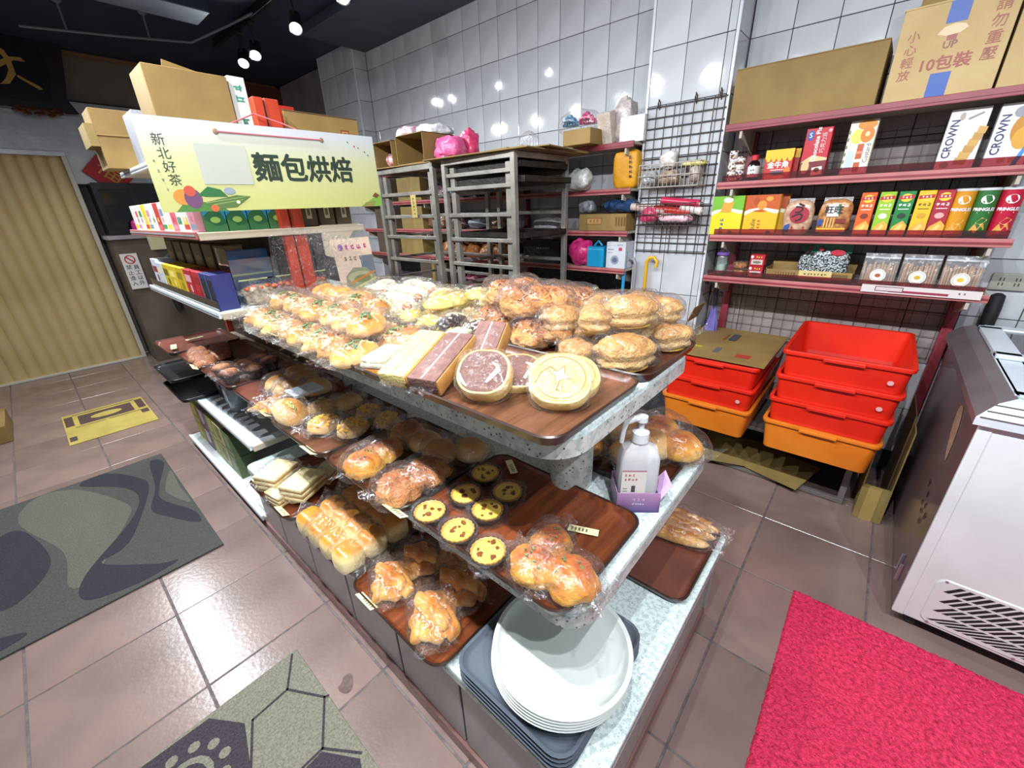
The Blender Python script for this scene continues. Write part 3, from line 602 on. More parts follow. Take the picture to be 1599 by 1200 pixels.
def proto(kind, v):
    k = (kind, v)
    if k in _pr: return _pr[k]
    P = []; s = v*13+len(kind); film_m = FILM
    def bl(nm, m, *a, **kw): P.append((nm, blob(*a, **kw).mesh(nm, m, 2)))
    if kind == 'herb':
        ridge = lambda p, th, ph: 1+.07*math.cos(p.x*150)
        bl('roll', B_ROLL, .07, .04, .034, amp=.12, freq=18, seed=s, mod=ridge, nu=36, nv=16)
        P.append(('cheese_strands', strands(.07, .04, .034, .45, 15, CHEESEW, s, .02, .0016).mesh('cheese_strands')))
        if v != 1: P.append(('herb_flakes', strands(.045, .028, .037, .45, 14, HERB, s+5, .012, .003).mesh('herb_flakes')))
        b = (.082, .05, .066)
    elif kind == 'flatcheese': bl('flat_bread', B_ORNG, .06, .05, .03, amp=.2, freq=30, seed=s); b = (.07, .058, .056)
    elif kind == 'coconut':
        bl('slice', B_WHITE, .058, .05, .022, amp=.1, freq=40, seed=s); mb = blob(.018, .016, .014, 1, 18, 10, .05, 30, s, 1); mb.v = [(x+.03, y, z+.02) for x, y, z in mb.v]; P.append(('sausage_end', mb.mesh('sausage_end', mat('sausage_brown', '#a2603a', '#b8703f', 20, .3), 2)))
        b = (.064, .058, .058)
    elif kind == 'yellow':
        bl('bun', B_YEL, .064, .04, .03, amp=.1, freq=30, seed=s); P.append(('crumbs', strands(.064, .04, .03, .45, 26, SES, s, .008, .003).mesh('crumbs'))); b = (.074, .05, .058)
    elif kind == 'choc':
        bl('bun', B_YEL, .062, .04, .03, amp=.06, freq=30, seed=s)
        drip = lambda p, th, ph: (1.0 if ph > .15+.25*math.sin(th*7) else .93)
        bl('chocolate_top', CHOC, .0632, .0412, .0312, amp=.06, freq=30, seed=s, mod=lambda p, th, ph: drip(p, th, ph)*1.02); P.append(('icing_lines', strands(.064, .042, .032, .45, 12, SES, s, .02, .0012).mesh('icing_lines'))); b = (.072, .05, .058)
    elif kind == 'floss':
        bl('bun', B_FLOSS, .066, .052, .05, amp=.34, freq=28, seed=s, nu=44, nv=24); P.append(('floss_threads', strands(.066, .052, .05, .45, 70, MATS['meat_floss_crust'], s, .02, .0016, .95).mesh('floss_threads'))); b = (.08, .062, .088)
    elif kind == 'puff':
        slit = lambda p, th, ph: 1-.16*math.exp(-((p.z+.002)/.006)**2)*(1 if p.y < .03 else .3)
        bl('puff', B_PUFF, .072, .052, .044, e=.78, amp=.13, freq=34, seed=s, flatb=.75, mod=slit, nu=40, nv=26)
        bl('cream_filling', mat('yellow_custard_cream', '#e7c665', None, 10, .4), .06, .044, .004, flatb=1, seed=s); b = (.084, .062, .09)
    elif kind == 'crumb': bl('bun', B_CRUM, .062, .06, .045, amp=.2, freq=45, seed=s, nu=44, nv=24); b = (.075, .07, .075)
    elif kind == 'cheesebun':
        bl('bun', B_CHEE, .062, .058, .046, amp=.2, freq=26, seed=s, nu=36, nv=20); P.append(('herb_flakes', strands(.05, .045, .047, .45, 10, HERB, s, .008, .002).mesh('herb_flakes'))); b = (.076, .07, .08)
    elif kind == 'plain': bl('bun', B_PALE, .062, .055, .045, amp=.08, freq=16, seed=s); b = (.075, .066, .076)
    elif kind == 'slitbun':
        bl('bun', B_PALE, .062, .056, .04, amp=.06, freq=20, seed=s); P.append(('filling', strands(.04, .012, .042, .45, 12, mat('pale_green_filling', '#b9b46a', '#9aa05c', 30, .5), s, .03, .004).mesh('filling'))); b = (.072, .066, .07)
    elif kind == 'corn':
        bl('bun', B_PALE, .056, .048, .034, amp=.12, freq=24, seed=s); mb = MB(); rnd = random.Random(s)
        for _ in range(48):
            a = rnd.uniform(0, 2*PI); r = math.sqrt(rnd.random())*.85; z = math.sqrt(1-r*r); c = (.056*r*math.cos(a), .048*r*math.sin(a), .034*z+.0155)
            mb.lathe([(.0, -.004), (.006, 0), (.005, .004), (0, .006)], 6, c=c, cap=False)
        P.append(('corn_kernels', mb.mesh('corn_kernels', mat('corn_yellow', '#e9b42e', '#f0c64a', 60, .3), 1))); b = (.07, .062, .068)
    elif kind == 'croissant':
        cr = lambda p, th, ph: 1+.1*math.cos(p.x*170)
        mb = blob(.07, .03, .03, 1, 40, 14, .06, 20, s, .45, cr); mb.v = [(x, y+8*x*x-.012, z) for x, y, z in mb.v]; P.append(('croissant', mb.mesh('croissant', B_TWST, 2))); b = (.08, .05, .062)
    elif kind == 'twist':
        for q, (dx_, dy_, dz_, an) in enumerate(((-.004, -.034, 0, .15), (.006, .03, 0, -.25), (.0, .0, .026, .55), (-.045, .0, .004, 1.4), (.046, -.004, .006, 1.75))):
            cr = lambda p, th, ph: 1+.15*math.cos(p.x*125+1.6*math.sin(th))
            L2 = .062 if q < 3 else .04
            mb = blob(L2, .025, .024, 1, 40, 14, .06, 20, s+q, .6, cr); c, sn = math.cos(an), math.sin(an); mb.v = [(x*c-y*sn+dx_, x*sn+y*c+dy_, z+dz_) for x, y, z in mb.v]
            P.append(('twist', mb.mesh('twist', B_TWST, 2)))
        P.append(('sesame', strands(.05, .045, .04, .45, 30, SES, s, .004, .0014).mesh('sesame'))); b = (.088, .07, .066)
    elif kind == 'baguette':
        cut = lambda p, th, ph: 1+.09*math.cos(p.x*95+p.y*40)*(1 if p.z > 0 else 0)
        bl('baguette', B_BAG, .125, .032, .028, amp=.06, freq=16, seed=s, mod=cut, nu=30, nv=20, flatb=.6)
        for q in range(4):
            mb = blob(.026, .008, .004, 1, 16, 8, .1, 40, s+q, 1); c, sn = math.cos(.45), math.sin(.45); mb.v = [(x*c-y*sn+(q-1.5)*.05, x*sn+y*c, z+.0415-.0045*abs(q-1.5)) for x, y, z in mb.v]; P.append(('slash', mb.mesh('slash', B_PALE, 2)))
        b = (.138, .042, .066)
    elif kind == 'softbun':
        for q in range(2): 
            mb = blob(.05, .05, .042, 1, 28, 14, .1, 16, s+q, .5); mb.v = [(x+(q-.5)*.075, y, z) for x, y, z in mb.v]; P.append(('bun', mb.mesh('bun', B_PALE if v else B_CHEE, 2)))
        b = (.1, .066, .08)
    elif kind == 'pull':
        for i in range(3):
            for j in range(4):
                mb = blob(.044, .044, .05, .62, 28, 16, .06, 12, s+i*4+j, .7); mb.v = [(x+(j-1.5)*.084, y+(i-1)*.084, z) for x, y, z in mb.v]; P.append(('roll', mb.mesh('roll', B_PULL, 2)))
        b = (.19, .135, .105)
    elif kind == 'layer':
        for q in range(3):
            mb = MB().box(-.05, .05, -.04, .04, q*.016, q*.016+.011); P.append(('sponge_layer', mb.mesh('sponge_layer', B_SANDB, 1, .003)))
            if q < 2: P.append(('cream_layer', MB().box(-.048, .048, -.038, .038, q*.016+.011, q*.016+.016).mesh('cream_layer', flat('#b98f4a'))))
        b = (.066, .054, .06)
    elif kind == 'bar': 
        P.append(('bar', blob(.075, .045, .022, .55, 36, 18, .14, 45, s, .8).mesh('bar', B_CRUM, 2))); b = (.084, .054, .05)
    elif kind == 'muffin':
        P.append(('paper_cup', MB().lathe([(.024, 0), (.034, .035), (.033, .035), (.001, .03)], 20).mesh('paper_cup', flat('#2a1a16'), 1))); mb = blob(.037, .037, .02, 1, 22, 12, .2, 40, s, .5); mb.v = [(x, y, z+.028) for x, y, z in mb.v]
        P.append(('muffin_top', mb.mesh('muffin_top', B_DARK, 2))); b = (.048, .046, .066); film_m = FILM2
    P.append(('clear_bag', bagmesh(*b, s).mesh('clear_bag', film_m, 0)))
    _pr[k] = P; return P
NAMES = dict(herb='herb_roll', flatcheese='cheese_flatbread', coconut='coconut_bread', yellow='yellow_bun', choc='chocolate_bun', floss='meat_floss_bun', puff='cream_puff', crumb='crumble_bun', cheesebun='cheese_bun', plain='plain_bun', slitbun='filled_bun', corn='corn_bun', croissant='croissant', twist='sesame_twist', baguette='baguette', softbun='soft_bun_pack', pull='pull_apart_rolls', layer='layer_cake', bar='granola_bar', muffin='muffin')
def bagged(kind, x, y, z, rz, label, group=None, sc=1.0, v=0, tilt=(0, 0)):
    t = thing(NAMES[kind], label, 'bread' if kind not in ('layer', 'muffin', 'bar') else 'cake', (x, y, z), 0, group, rot=(math.radians(tilt[0]), math.radians(tilt[1]), math.radians(rz)), scale=sc)
    for nm, me in proto(kind, v): obj(nm, me, t)
    return t
F1, F2, F3 = T1+.006, T2+.006, T3+.006
# --- top shelf, left trays: herb and cheese rolls
row1 = [(.535, .955), (.535, 1.055), (.54, 1.155), (.545, 1.26), (.55, 1.365), (.555, 1.47), (.555, 1.575), (.56, 1.68), (.565, 1.79)]
for k, (x, y) in enumerate(row1[1:]): bagged('herb', x+random.uniform(-.006, .006), y, F1, 8+random.uniform(-22, 22), 'bagged herb cheese roll, %s from front along the left tray edge' % ORD[k], 'herb rolls along the left tray edge', 1.2, k % 3)
row2 = [(.69, .98), (.70, 1.085), (.705, 1.195), (.71, 1.30), (.715, 1.41), (.72, 1.52), (.72, 1.63), (.73, 1.74)]
for k, (x, y) in enumerate(row2): bagged('herb', x+random.uniform(-.006, .006), y, F1, -5+random.uniform(-16, 16), 'bagged glazed cheese roll, %s from front in the second row' % ORD[k], 'cheese rolls in the second row', 1.2, (k+1) % 3)
row3 = [(.62, 1.12), (.62, 1.22), (.63, 1.32), (.625, 1.43), (.63, 1.54), (.635, 1.64), (.64, 1.75), (.76, 1.3), (.76, 1.42)]
for k, (x, y) in enumerate(row3): bagged('herb', x, y, F1+.056, 30+random.uniform(-20, 20), 'bagged herb cheese roll lying on the others, %s from front of the upper layer' % ORD[k], 'herb rolls of the upper layer', 1.15, k % 3)
for k, (x, y) in enumerate(((.80, 1.46), (.81, 1.55), (.815, 1.64), (.82, 1.73), (.825, 1.82))):
    bagged('flatcheese', x+.02, y, F1+.045, -35, 'orange cheese flatbread standing on edge, %s from the coconut bread' % ORD[k], 'orange cheese flatbreads', 1.2, k % 2, (50, 0))
for k, (x, y) in enumerate(((.90, 1.36), (.905, 1.44), (1.03, 1.46), (1.05, 1.56), (1.15, 1.52), (1.17, 1.63), (1.0, 1.67), (1.1, 1.75))):
    bagged('coconut', x, y, F1+.046, -42+random.uniform(-8, 8), 'white coconut bread standing on edge, %s from the yellow buns' % ORD[k], 'white coconut breads', 1.1, k % 2, (62, 0))
# --- top shelf, middle right tray
for k, (x, y, z, r, v) in enumerate(((.90, 1.19, 0, 20, 0), (1.0, 1.27, 0, -10, 1), (1.06, 1.15, 0, 25, 0), (1.16, 1.27, 0, 10, 1), (1.17, 1.13, 0, -20, 0), (1.05, 1.20, .055, 30, 1), (1.16, 1.2, .057, 0, 0), (.94, 1.10, 0, 20, 1), (1.1, 1.34, .05, 15, 0), (.97, 1.2, .055, -20, 0), (.9, 1.29, .01, 30, 1), (1.2, 1.38, .03, 0, 0), (1.0, 1.07, .0, 40, 1), (1.12, 1.08, .055, 10, 0))):
    bagged('yellow', x, y, F1+z, r, 'yellow crumb bun on the dark tray, %s counting back from the chocolate buns' % ORD[k], 'yellow crumb buns', 1.02, v)
bagged('choc', .895, 1.055, F1+.012, 15, 'long bun with dark chocolate top beside the yellow buns', 'chocolate topped buns', 1.2, 0)
bagged('choc', .90, .935, F1+.012, 25, 'chocolate topped bun next to the orange meat floss buns', 'chocolate topped buns', 1.12, 1)
# --- top shelf, right: meat floss and cream puffs
for k, (x, y, z, r, v) in enumerate(((1.0, .90, 0, 20, 0), (.955, .765, 0, 40, 1), (1.08, .80, 0, 10, 0), (1.12, .94, 0, -15, 1), (1.17, .83, .02, 30, 0), (1.06, .88, .075, 0, 1), (1.16, .94, .08, 50, 0), (1.12, .76, .075, -10, 1), (1.19, .74, .06, 20, 0), (1.02, .99, .0, 15, 1), (1.19, 1.04, .02, -20, 0), (1.09, 1.0, .078, 30, 1), (.98, .83, .078, 60, 0), (1.0, .70, .02, 15, 1), (1.03, .76, .085, -30, 0))):
    bagged('floss', x, y, F1+z, r, 'orange meat floss bun in crinkled bag, %s from the chocolate buns' % ORD[k], 'meat floss buns', 1.1, v)
for k, (x, y, z, r, v, s_) in enumerate(((.905, .565, 0, 55, 0, .82), (.945, .445, 0, -32, 1, 1.12), (1.06, .62, 0, 30, 0, 1.0), (1.09, .50, .03, -25, 1, 1.1), (1.165, .415, 0, -30, 0, .95), (1.17, .53, .0, 20, 1, 1.0), (1.06, .58, .085, 10, 0, .9), (1.17, .62, .06, 40, 1, 1.0), (1.175, .52, .08, 0, 0, .92), (1.0, .68, .05, -15, 1, .95), (.985, .55, .075, 20, 0, .95), (1.03, .48, .088, -35, 1, 1.05), (1.2, .46, .07, 65, 0, .9))):
    bagged('puff', x, y, F1+z, r, ('small' if s_ < .9 else 'split')+' brown cream puff in a clear bag, %s from the near tray edge' % ORD[k], 'cream puffs', s_, v)
# --- cream sandwich and cake slices, cake rolls
SPY = mat('yellow_sponge', '#cdbb70', '#d9ca86', 60, .8, bump=.4, bscale=160); SPT = mat('taro_sponge', '#6d4a44', '#7d5a52', 60, .75, bump=.4, bscale=160); SKIN = mat('cake_skin_brown', '#a8783c', '#bb8a4a', 20, .6); CREAM = flat('#efe9da', .5)
def cakeslab(x, y, z, rz, tilt, L_, W_, T_, m, label, seam):
    t = thing('cake_slice', label, 'cake', (x, y, z), 0, 'long cake slices', rot=(0, math.radians(tilt), math.radians(rz)))
    MB().box(-L_/2, L_/2, -W_/2, W_/2, .004, T_-.004).build('sponge', m, t, 1, .004)
    MB().box(-L_/2+.002, L_/2+.003, -W_/2-.003, W_/2+.003, 0, T_-.008).build('baked_skin', SKIN, t, 1, .004)
    MB().box(-L_/2+.003, L_/2-.003, -.0016, .0016, T_-.004, T_-.0034).build('cream_seam', seam, t)
    bagmesh(L_/2*1.04, W_/2*1.1, T_*1.1, int(x*999), .5).build('clear_bag', FILM4, t)
    return t
cakeslab(.585, .845, F1+.030, 18, -16, .2, .078, .045, SPY, 'pale yellow cake slice leaning on its end beside the taro cake', flat('#a8a060'))
cakeslab(.605, .752, F1+.030, 18, -16, .2, .078, .05, SPT, 'purple brown taro cake slice between the yellow slice and the chocolate roll', CREAM)
cakeslab(.735, .725, F1+.04, 18, -36, .14, .078, .055, SPT, 'shorter taro cake slice standing up behind the chocolate roll', CREAM)
def sandwich(x, y, z, rz, label):
    t = thing('cream_sandwich', label, 'sandwich', (x, y, z), math.radians(rz), 'cream filled sandwiches')
    MB().box(-.065, .065, -.04, .04, 0, .02).build('lower_slice', B_ORNG, t, 1, .008); MB().box(-.063, .063, -.038, .038, .02, .034).build('cream_filling', flat('#efe9d0'), t, 1, .004)
    MB().box(-.062, .062, -.034, .036, .034, .05).build('upper_slice', bread('white_toast', '#f0e6c0', '#f1ead0', '#e8dcae', 20, .4, .7), t, 1, .007); bagmesh(.075, .05, .06, 5).build('clear_bag', FILM, t)
sandwich(.565, .955, F1, 25, 'pale cream sandwich at the near end of the herb roll tray'); sandwich(.70, .90, F1, 20, 'cream sandwich right behind the yellow cake slice'); sandwich(.80, .93, F1, 15, 'cream sandwich nearest the chocolate buns')
SPR = mat('roll_yellow_sponge', '#c2ab5c', '#cfba70', 50, .8, bump=.3, bscale=150); SPC = mat('roll_cocoa_sponge', '#5c3b33', '#6e4a40', 50, .8, bump=.3, bscale=150)
def rollslice(x, y, z, rz, tilt, r, th, choc, label):
    t = thing('cake_roll_slice', label, 'cake', (x, y, z), 0, 'cake roll slices', rot=(math.radians(-tilt), 0, math.radians(rz)))
    def outl(k, yy): return [(px*k, yy, pz*k+r) for px, pz in rrect(-r, r, -r*.94, r*.94, r*.82, 10)]
    MB().loft([outl(1.0, th/2), outl(1.0, -th/2+.003), outl(.97, -th/2)]).build('roll_skin', bread('roll_skin', '#d9bc74', '#dcc07c', '#c09448', 30, .4, .6), t, 1)
    MB().loft([outl(.9, -th/2+.001), outl(.89, -th/2-.0012)]).build('sponge', SPC if choc else SPR, t, 1)
    yf = -th/2-.0016
    if choc:
        mb = MB(); mb.tube([(.012, yf, r-.028), (.022, yf, r-.012), (.034, yf, r+.004), (.03, yf, r+.014), (.018, yf, r+.022)], [.003, .005, .0062, .004, .0016], 6); mb.tube([(-.052, yf, r-.01), (-.045, yf, r-.026), (-.03, yf, r-.04)], [.002, .004, .002], 6); mb.build('cream_streak', CREAM, t, 1)
    else:
        st = lambda q, yy: [(r*q*(1 if k % 2 else .42)*math.cos(k*PI/4+.4), yy, r*1.08+r*q*(1 if k % 2 else .42)*math.sin(k*PI/4+.4)) for k in range(8)]
        MB().add(st(.44, yf), [tuple(range(8))]).build('star_outline', flat('#a8622a'), t); MB().add(st(.3, yf-.0006), [tuple(range(8))]).build('cream_star', CREAM, t)
        mb = MB(); mb.tube([(-.004, yf, r+.012), (-.02, yf, r+.026), (-.04, yf, r+.012), (-.052, yf, r-.014)], .0018, 5); mb.tube([(r*.8*math.cos(a), yf, r+r*.76*math.sin(a)) for a in [k*PI/14-2.6 for k in range(24)]], .001, 5); mb.tube([(-.002, yf, r-.01), (-.008, yf, r-.03), (.002, yf, r-.034), (.004, yf, r-.014)], .0018, 5); mb.build('baked_lines', flat('#a8682c'), t)
    b = MB(); b.loft([[(px*q, yy, pz*q+r) for px, pz in rrect(-r, r, -r*.92, r*.92, r*.6, 8)] for q, yy in ((.8, th/2+.005), (1.05, th/2), (1.06, -th/2), (.8, -th/2-.004))]); 
    b.v = [tuple(Vector(p)*(1+.03*noise.noise(Vector(p)*60))) for p in b.v]; b.build('clear_bag', FILM4, t)
rollslice(.625, .425, F1+.012, -55, 52, .066, .03, False, 'yellow cake roll slice with a star shaped cream centre, front one'); rollslice(.70, .43, F1+.006, -45, 62, .06, .028, False, 'second yellow cake roll slice partly behind the front one')
rollslice(.555, .585, F1+.014, -62, 50, .06, .04, True, 'chocolate cake roll slice with pale rim and cream swirl'); rollslice(.65, .555, F1+.004, -50, 62, .056, .03, True, 'chocolate cake roll slice behind the front chocolate roll')
# --- middle shelf
for k, (x, y, z, r) in enumerate(((.50, 1.80, 0, 20), (.60, 1.85, 0, -30), (.70, 1.93, 0, 10), (.60, 1.96, .0, 40), (.72, 2.04, .0, 0), (.69, 1.78, 0, 0))):
    bagged('plain' if k != 0 else 'croissant', x, y, F2+z, r, ('bagged plain roll on the rosy tray, %s from the near end' % ORD[k]) if k else 'ridged pale roll in a bag at the corner of the rosy tray', 'plain rolls on the rosy tray', 1.08, k % 2)
bagged('croissant', .50, 1.71, F2, -20, 'small ridged roll next to the filled bun on the middle shelf', None, 1.0, 1)
bagged('slitbun', .49, 1.585, F2+.03, 100, 'round floury bun slit open with pale green filling', None, 1.08, 0, (0, -32)); bagged('slitbun', .60, 1.56, F2, 30, 'long slit bun beside the round floury bun', None, 1.05, 1)
bagged('slitbun', .70, 1.53, F2, 10, 'shaded slit bun under the top shelf behind the corn buns', None, 1.0, 1)
for k, (x, y, sc) in enumerate(((.545, 1.42, 1.1), (.60, 1.31, 1.12), (.70, 1.38, 1.0), (.71, 1.26, 1.0))): bagged('corn', x, y, F2, 20*k, ['browned corn bun beside the floury slit bun', 'bright yellow corn bun in the light', 'corn bun in the shade behind the browned one', 'corn bun in the shade behind the bright one'][k], 'corn buns', sc, k % 2)
for k, (x, y) in enumerate(((.58, 1.08), (.495, 1.06), (.70, 1.12))): bagged('cheesebun', x, y, F2, 30*k, ['red gold cheese bun behind the two crumble buns', 'darker cheese bun at the left tray edge of the middle shelf', 'shaded cheese bun under the top shelf'][k], 'cheese buns on the middle shelf', 1.05, k % 2)
for k, (x, y) in enumerate(((.495, .875), (.585, .87), (.69, .93), (.76, .86), (.70, 1.02))): bagged('crumb' if k < 2 else 'plain', x, y, F2, 25*k, ['round crumble bun at the left edge above the egg tarts', 'crumble bun between the front crumble bun and the dark buns', 'shaded brown bun behind the crumble buns', 'shaded brown bun nearest the column', 'shaded brown bun deepest under the top shelf'][k], 'buns above the egg tarts', 1.1 if k < 2 else 1.0, k % 2)
# egg tarts
CUST = mat('egg_custard', '#e9c84a', '#f0d765', 14, .25); BURN = mat('caramel_spot', '#5e2d10', '#8a4c1a', 40, .25); TSH = bread('tart_pastry', '#8a5a26', '#a8742e', '#c08a3e', 30, .6); CUP = mat('clear_black_cup', '#1f1713', None, 5, .2)
def tart(x, y, label, seed):
    t = thing('egg_tart', label, 'tart', (x, y, F2), random.Random(seed).uniform(0, 6), 'egg tarts on the middle shelf'); rnd = random.Random(seed)
    MB().lathe([(.03, 0), (.043, .024), (.046, .025), (.045, .022), (.032, -.0005)], 32, cap=False).build('plastic_cup', CUP, t, 1)
    mb = MB(); n_ = 60; fl = lambda r, z, a: [((r+a*math.cos(j*PI/1.5))*math.cos(2*PI*j/n_), (r+a*math.cos(j*PI/1.5))*math.sin(2*PI*j/n_), z) for j in range(n_)]
    mb.loft([fl(.029, .002, 0), fl(.041, .024, .0012), fl(.0405, .028, .0012), fl(.037, .026, .0006), fl(.035, .02, 0)], None, True, True); mb.build('pastry_shell', TSH, t, 1)
    MB().lathe([(.0372, .022), (.0355, .0258), (.02, .0268), (.001, .027)], 32, cap=False).build('custard', CUST, t, 1)
    for k in range(6):
        a = k*1.05+rnd.random(); r = rnd.uniform(.008, .027); s_ = rnd.uniform(.0045, .0095); q = [(r*math.cos(a)+s_*rnd.uniform(.6, 1.3)*math.cos(b), r*math.sin(a)+s_*rnd.uniform(.5, 1.2)*math.sin(b)) for b in [j*PI/4 for j in range(8)]]
        MB().prism(q, .0262, .0276).build('caramel_spot', BURN, t)
    mb = MB(); rn = 10; rings = [[((.048+.004*rnd.random())*math.cos(2*PI*j/20)*(1+.14*math.cos(4*PI*j/20)), (.048+.004*rnd.random())*math.sin(2*PI*j/20), z) for j in range(20)] for z in (.001, .02, .03)]
    rings.append([(p[0]*.7, p[1]*.7, .031) for p in rings[-1]]); mb.loft(rings, None, True, True)
    for sx in (-1, 1): mb.add([(sx*.05, -.02, .012), (sx*.05, .02, .012), (sx*.066, .026, .01), (sx*.064, 0, .02), (sx*.066, -.024, .006)], [(0, 1, 2, 3), (0, 3, 4)])
    mb.build('clear_wrapper', FILM2, t)
for k, (x, y, lb) in enumerate(((.489, .733, 'egg tart at the left tray edge beside the crumble bun'), (.489, .625, 'egg tart with one large dark centre spot'), (.488, .522, 'egg tart nearest the bagged cheese buns'), (.597, .712, 'half shaded egg tart behind the left edge tart'), (.588, .62, 'half shaded egg tart beside the bare tray'), (.70, .737, 'egg tart deepest in the shade by the price label'), (.676, .628, 'shaded egg tart facing the empty right half of the tray'))): tart(x, y, lb, k+3)
bagged('cheesebun', .52, .418, F2, 60, 'golden cheese bun pack beside the last egg tart', None, .92, 0); bagged('cheesebun', .60, .425, F2, 20, 'golden cheese bun behind the front corner bun', None, .85, 1)
bagged('cheesebun', .54, .335, F2, 100, 'large golden cheese bun at the front corner of the tart tray', None, 1.0, 1)
# --- base shelf left
bagged('twist', .445, .93, F3, 60, 'plain glossy twist bread at the left edge of the base tray', None, 1.05, 0); bagged('twist', .56, .93, F3, 75, 'second plain twist bread beside it, nearer the counter', None, 1.0, 1)
bagged('twist', .45, .73, F3, 55, 'sesame sprinkled twist pack closest to the grey trays', None, 1.15, 0); bagged('twist', .57, .75, F3, 70, 'sesame twist pack half hidden under the middle shelf', None, 1.1, 1); bagged('twist', .66, .86, F3, 40, 'twist bread in deep shade under the middle shelf', None, 1.0, 0)
bagged('pull', .49, 1.24, F3, 90, 'big pack of pull apart dinner rolls with golden tops', None, 1.05, 0)
bagged('layer', .435, 1.76, F3+.03, 25, 'square layered cake stack, farther of the two pale ones', None, 1.42, 0); bagged('layer', .475, 1.60, F3+.03, 25, 'square layered cake stack, nearer of the two pale ones', None, 1.45, 0)
bagged('layer', .42, 1.66, F3, 10, 'layered cake pack flat under the two square stacks', None, 1.2, 0, (0, 0)); bagged('layer', .60, 1.66, F3, 30, 'layered cake pack in the shade under the middle shelf', None, 1.1, 0)
# --- right side
for k, (x, y, r, v, lb) in enumerate(((1.05, .60, 20, 0, 'brown soft buns in the shade behind the pump bottle'), (1.2, .56, 40, 1, 'pale soft bun pack right of the pump head'), (1.09, .43, -20, 1, 'soft bun pack in bright light right of the pump bottle'), (1.2, .385, 60, 0, 'soft bun pack at the right edge of the middle shelf'))): bagged('softbun', x, y, F2, r, lb, 'soft bun packs', 1.12+.08*k, v)
for k, (x, y, r, lb) in enumerate(((1.195, .335, 100, 'darkest baguette, nearest the middle shelf edge'), (1.25, .335, 96, 'golden baguette, middle of the three'), (1.30, .33, 93, 'pale herb baguette, outermost of the three'))): bagged('baguette', x, y, F3, r, lb, 'baguettes on the dark tray', 1.0, k % 2)
# --- price tags
def ptag(x, y, z, rz, label, w_=.07, h_=.022, tilt=0, col='#e9e4b4'):
    t = thing('price_tag', label, 'price tag', (x, y, z), 0, None, rot=(math.radians(tilt), 0, math.radians(rz)))
    MB().box(-w_/2, w_/2, -h_/2, h_/2, 0, .0012).build('card', flat(col), t)
    mb = MB(); 
    for k in range(5): mb.add([(-w_*.4+k*w_*.12, -h_*.25, .0014), (-w_*.4+k*w_*.12+w_*.06, -h_*.25, .0014), (-w_*.4+k*w_*.12+w_*.06, h_*.25, .0014), (-w_*.4+k*w_*.12, h_*.25, .0014)], [(0, 1, 2, 3)], flat('#6a6a4a'))
    mb.build('printed_lines', None, t)
ptag(.70, .40, F2+.003, -68, 'price tag lying on the bare right side of the tart tray', .075, .022); ptag(.775, .70, T2+.028, -35+90, 'price tag at the back rim of the tart tray near the column', .07, .022)
for x, y, z, lb in ((.437, .815, T2+.024, 'price tag on the tray rim below the crumble buns'), (.43, 1.30, T2+.024, 'long price tag on the tray rim below the corn buns'), (.445, 1.72, T2+.024, 'price tag on the rosy tray rim below the small roll'), (.356, .93, T3+.024, 'cream price tag on the base tray rim by the plain twist'), (.362, 1.56, T3+.024, 'price tag on the tray rim below the layered cakes'), (.372, 1.84, T3+.024, 'price tag on the red brown tray beyond the layered cakes'), (.49, 1.52, T1+.024, 'white price tag on the herb roll tray rim')):
    ptag(x, y, z, 90, lb, .085, .026, 25)
tag(MB().box(-.06, .06, -.05, .05, 0, .012).build('paper_box', flat('#c9d6e4'), None, 0, .003, loc=(.60, 1.68, F2+.07)), 'pale blue white flat box lying above the shaded bag under the top shelf', 'box')
# --- pump bottle in its carton
t = thing('pump_bottle', 'clear plastic hand sanitiser pump bottle on the middle shelf', 'bottle', (.885, .355, T2), math.radians(-52))
PET = film('frosted_bottle_plastic', '#eef3f8', .5, .6, 8, .1, .12)
def rr_ring(a, b, r, z): return [(x, y, z) for x, y in rrect(-a, a, -b, b, r, 5)]
MB().loft([rr_ring(.048, .032, .014, .002), rr_ring(.05, .034, .016, .01), rr_ring(.05, .034, .016, .155), rr_ring(.042, .028, .018, .178), rr_ring(.02, .018, .0175, .19), rr_ring(.017, .017, .0165, .198)]).build('bottle_body', PET, t, 1)
MB().loft([rr_ring(.045, .03, .014, .006), rr_ring(.045, .03, .014, .06)]).build('liquid', film('clear_gel', '#e6eef4', .18, .8, 6, .05, .05), t, 1)
WP = flat('#d7dde2', .35)
MB().lathe([(.021, .196), (.021, .222), (.012, .226), (.007, .23), (.007, .25), (.014, .252), (.014, .266), (.004, .27)], 20).build('pump_collar', WP, t, 1); MB().tube([(0, 0, .26), (-.02, -.006, .262), (-.042, -.012, .255), (-.047, -.014, .235), (-.05, -.015, .2)], [.009, .009, .008, .0065, .006], 10).build('pump_nozzle', WP, t, 1)
MB().tube([(0, 0, .2), (0, 0, .02)], .003, 6).build('dip_tube', WP, t)
mb = MB(); decals(mb, [('r', -.046, .016, .05, .128, '#d9d6cf'), ('r', -.046, .016, .124, .128, '#b5707a'), ('s', -.026, .113, .03, .01, '#b0606a'), ('s', -.022, .1, .036, .01, '#b0606a'), ('r', -.02, -.01, .062, .082, '#4b4750'), ('r', -.042, -.03, .064, .066, '#77727a'), ('r', -.042, -.03, .072, .074, '#77727a')], -.0345); mb.build('bottle_label', None, t)
c = thing('bottle_carton', 'cut down purple carton sleeve around the pump bottle foot', 'carton', (.885, .355, T2), math.radians(-52))
